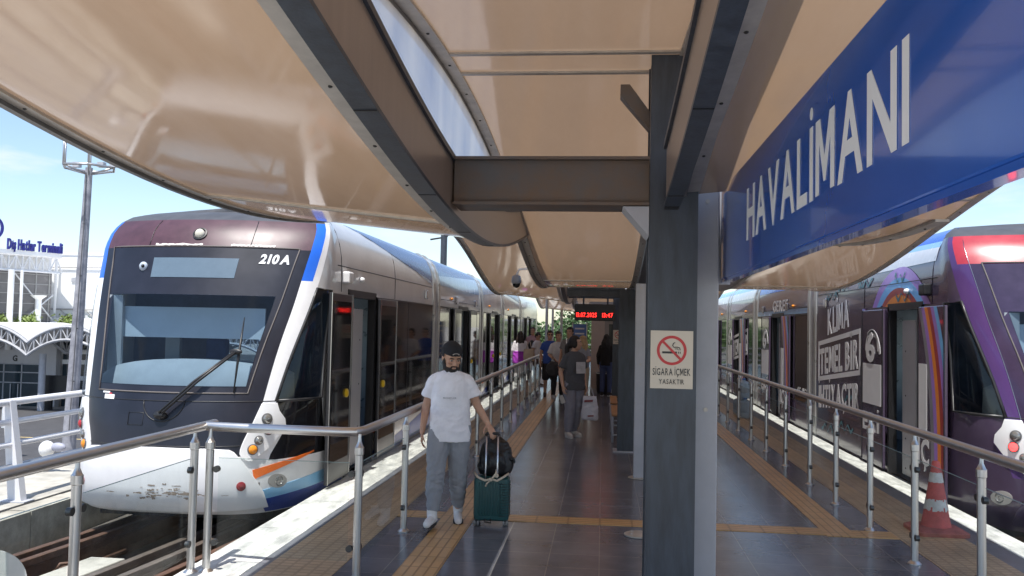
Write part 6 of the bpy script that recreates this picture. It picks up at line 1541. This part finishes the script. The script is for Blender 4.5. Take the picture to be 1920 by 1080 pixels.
# entrance canopy with arched trusses
t = thing('arched_canopy', 'white barrel vaulted entrance canopy on curved trusses under the terminal wall', 'canopy', (0, 52, 0))
xs = [-36.15 + 5.32 * k for k in range(-3, 4)]       # valleys
def arc(xa, u_, top): return (xa + 5.32 * u_, top + 1.05 * (1 - (2 * u_ - 1) ** 2))
for i, xa in enumerate(xs):
    bm = NB(); q = [arc(xa, k / 20, .25) for k in range(21)]
    V = [[bm.verts.new((x, y, z + dz)) for x, z in q] for y, dz in ((0, 0), (0, .10), (8, .10), (8, 0))]
    for a in range(4):
        for k in range(20): bm.faces.new((V[a][k], V[a][k + 1], V[(a + 1) % 4][k + 1], V[(a + 1) % 4][k]))
    v_ = obj('vault', bm, TW, t, smooth='auto')
    bm = NB(); lo_ = [arc(xa, k / 12, -.65) for k in range(13)]; up_ = [arc(xa, k / 12, .15) for k in range(13)]
    for yy in (-.1, 4):
        bm = NB()
        tube(bm, [(x, yy, z) for x, z in up_], .10, 6); tube(bm, [(x, yy, z) for x, z in lo_], .10, 6)
        for k in range(13): tube(bm, [(up_[k][0], yy, up_[k][1]), (lo_[k][0], yy, lo_[k][1])], .05, 5)
        for k in range(12): tube(bm, [(up_[k][0], yy, up_[k][1]), (lo_[k + 1][0], yy, lo_[k + 1][1])] if k % 2 else [(lo_[k][0], yy, lo_[k][1]), (up_[k + 1][0], yy, up_[k + 1][1])], .045, 5)
        obj('truss', bm, mat('truss_grey', (.40, .40, .42), .5), t)
bm = NB(); plate(bm, [(-60, 0), (-14, 0), (-14, 1.5), (-60, 1.5)], (0, .15, .25), (1, 0, 0), (0, 0, 1), (0, -1, 0), -8, -7.9); obj('fascia', bm, TW, t)
for x in (-36.15, -30.83, -41.47):
    bm = NB(); tube(bm, [(x, 1.5, -4.3), (x, 1.5, -.6)], .22, 10); obj('column', bm, M_grey, t, smooth='auto')
# ground-floor front under the canopy
t = thing('entrance_front', 'shaded glazed entrance marked G below the arched canopy', 'entrance', (-41.3, 56.2, -4.3))
bm = NB(); box(bm, -12, 4.3, 0, .5, 0, 4.6); obj('wall', bm, mat('shade_toned_cladding', (.52, .51, .52), .6, var=.04), t)  # darker copy of the cladding: shade under the canopy put into its colour
bm = NB(); box(bm, -12, 3.3, -.06, -.002, .0, 2.85); g_ = obj('glazing', bm, TN, t)
bm = NB()
for k in range(-8, 4): box(bm, k * 1.3 - .75, k * 1.3 - .67, -.10, -.061, 0, 2.9)
for z in (1.55, 2.25, 2.82): box(bm, -12, 3.3, -.10, -.061, z, z + .07)
for k in range(-16, 4): box(bm, k * .55, k * .55 + .07, -.12, -.101, 0, 1.5)
obj('mullions', bm, mat('mullion_grey2', (.42, .42, .44), .5), g_)
text('gate_letter', 'G', (1.15, -.01, 3.05), (1, 0, 0), (0, 0, 1), .34, .38, M_black, t, bold=.03, depth=.02)
bm = NB(); box(bm, 4.4, 10, .6, .9, 0, 4.6); obj('side_wall', bm, TN, t)
bm = NB()
for z in (.9, 1.8, 2.9, 3.6): box(bm, 4.4, 10, .5, .59, z, z + .3)
obj('bands', bm, TW, t)
t = thing('notice_stand', 'black notice stand in front of the terminal entrance', 'stand', (-35.6, 54.2, -4.27)); bm = NB(); box(bm, -.9, .9, -.1, .1, 1.1, 2.25); obj('board', bm, M_black, t, bevel=.02); bm = NB(); box(bm, -.75, -.25, -.1, .1, 0, 1.1); obj('leg', bm, M_black, t)
for i, (x, y, s) in enumerate(((-39.9, 57.2, .55), (-38.6, 60.0, .6), (-41.0, 55.8, .5))):
    lb = ('green shrub on the canopy roof left of the white capped column', 'green shrub on the canopy roof right of the white capped column', 'green shrub on the canopy roof at the left picture edge')[i]
    t = thing('shrub', lb, 'shrub', (x, y, 1.35)); rnd = random.Random(i)
    bm = NB(); tube(bm, [(0, 0, -.3), (0, 0, .5)], .04, 6); obj('stem', bm, mat('bark', (0, 0, 0)), t)
    bm = NB()
    for k in range(420):
        d = Vector((rnd.gauss(0, .5), rnd.gauss(0, .4), abs(rnd.gauss(0, .35)))) * s * 1.3; uu = Vector((rnd.gauss(0, 1), rnd.gauss(0, 1), rnd.gauss(0, 1))).normalized(); vv = uu.cross(Vector((rnd.gauss(0, 1), rnd.gauss(0, 1), 1))).normalized()
        bm.faces.new([bm.verts.new(d + uu * .14), bm.verts.new(d + vv * .07), bm.verts.new(d - uu * .14), bm.verts.new(d - vv * .07)])
    obj('foliage', bm, leaf_mat('shrub_leaves', (.13, .18, .04)), t, recalc=False)
for sc_ in _TMP: bpy.data.scenes.remove(sc_)
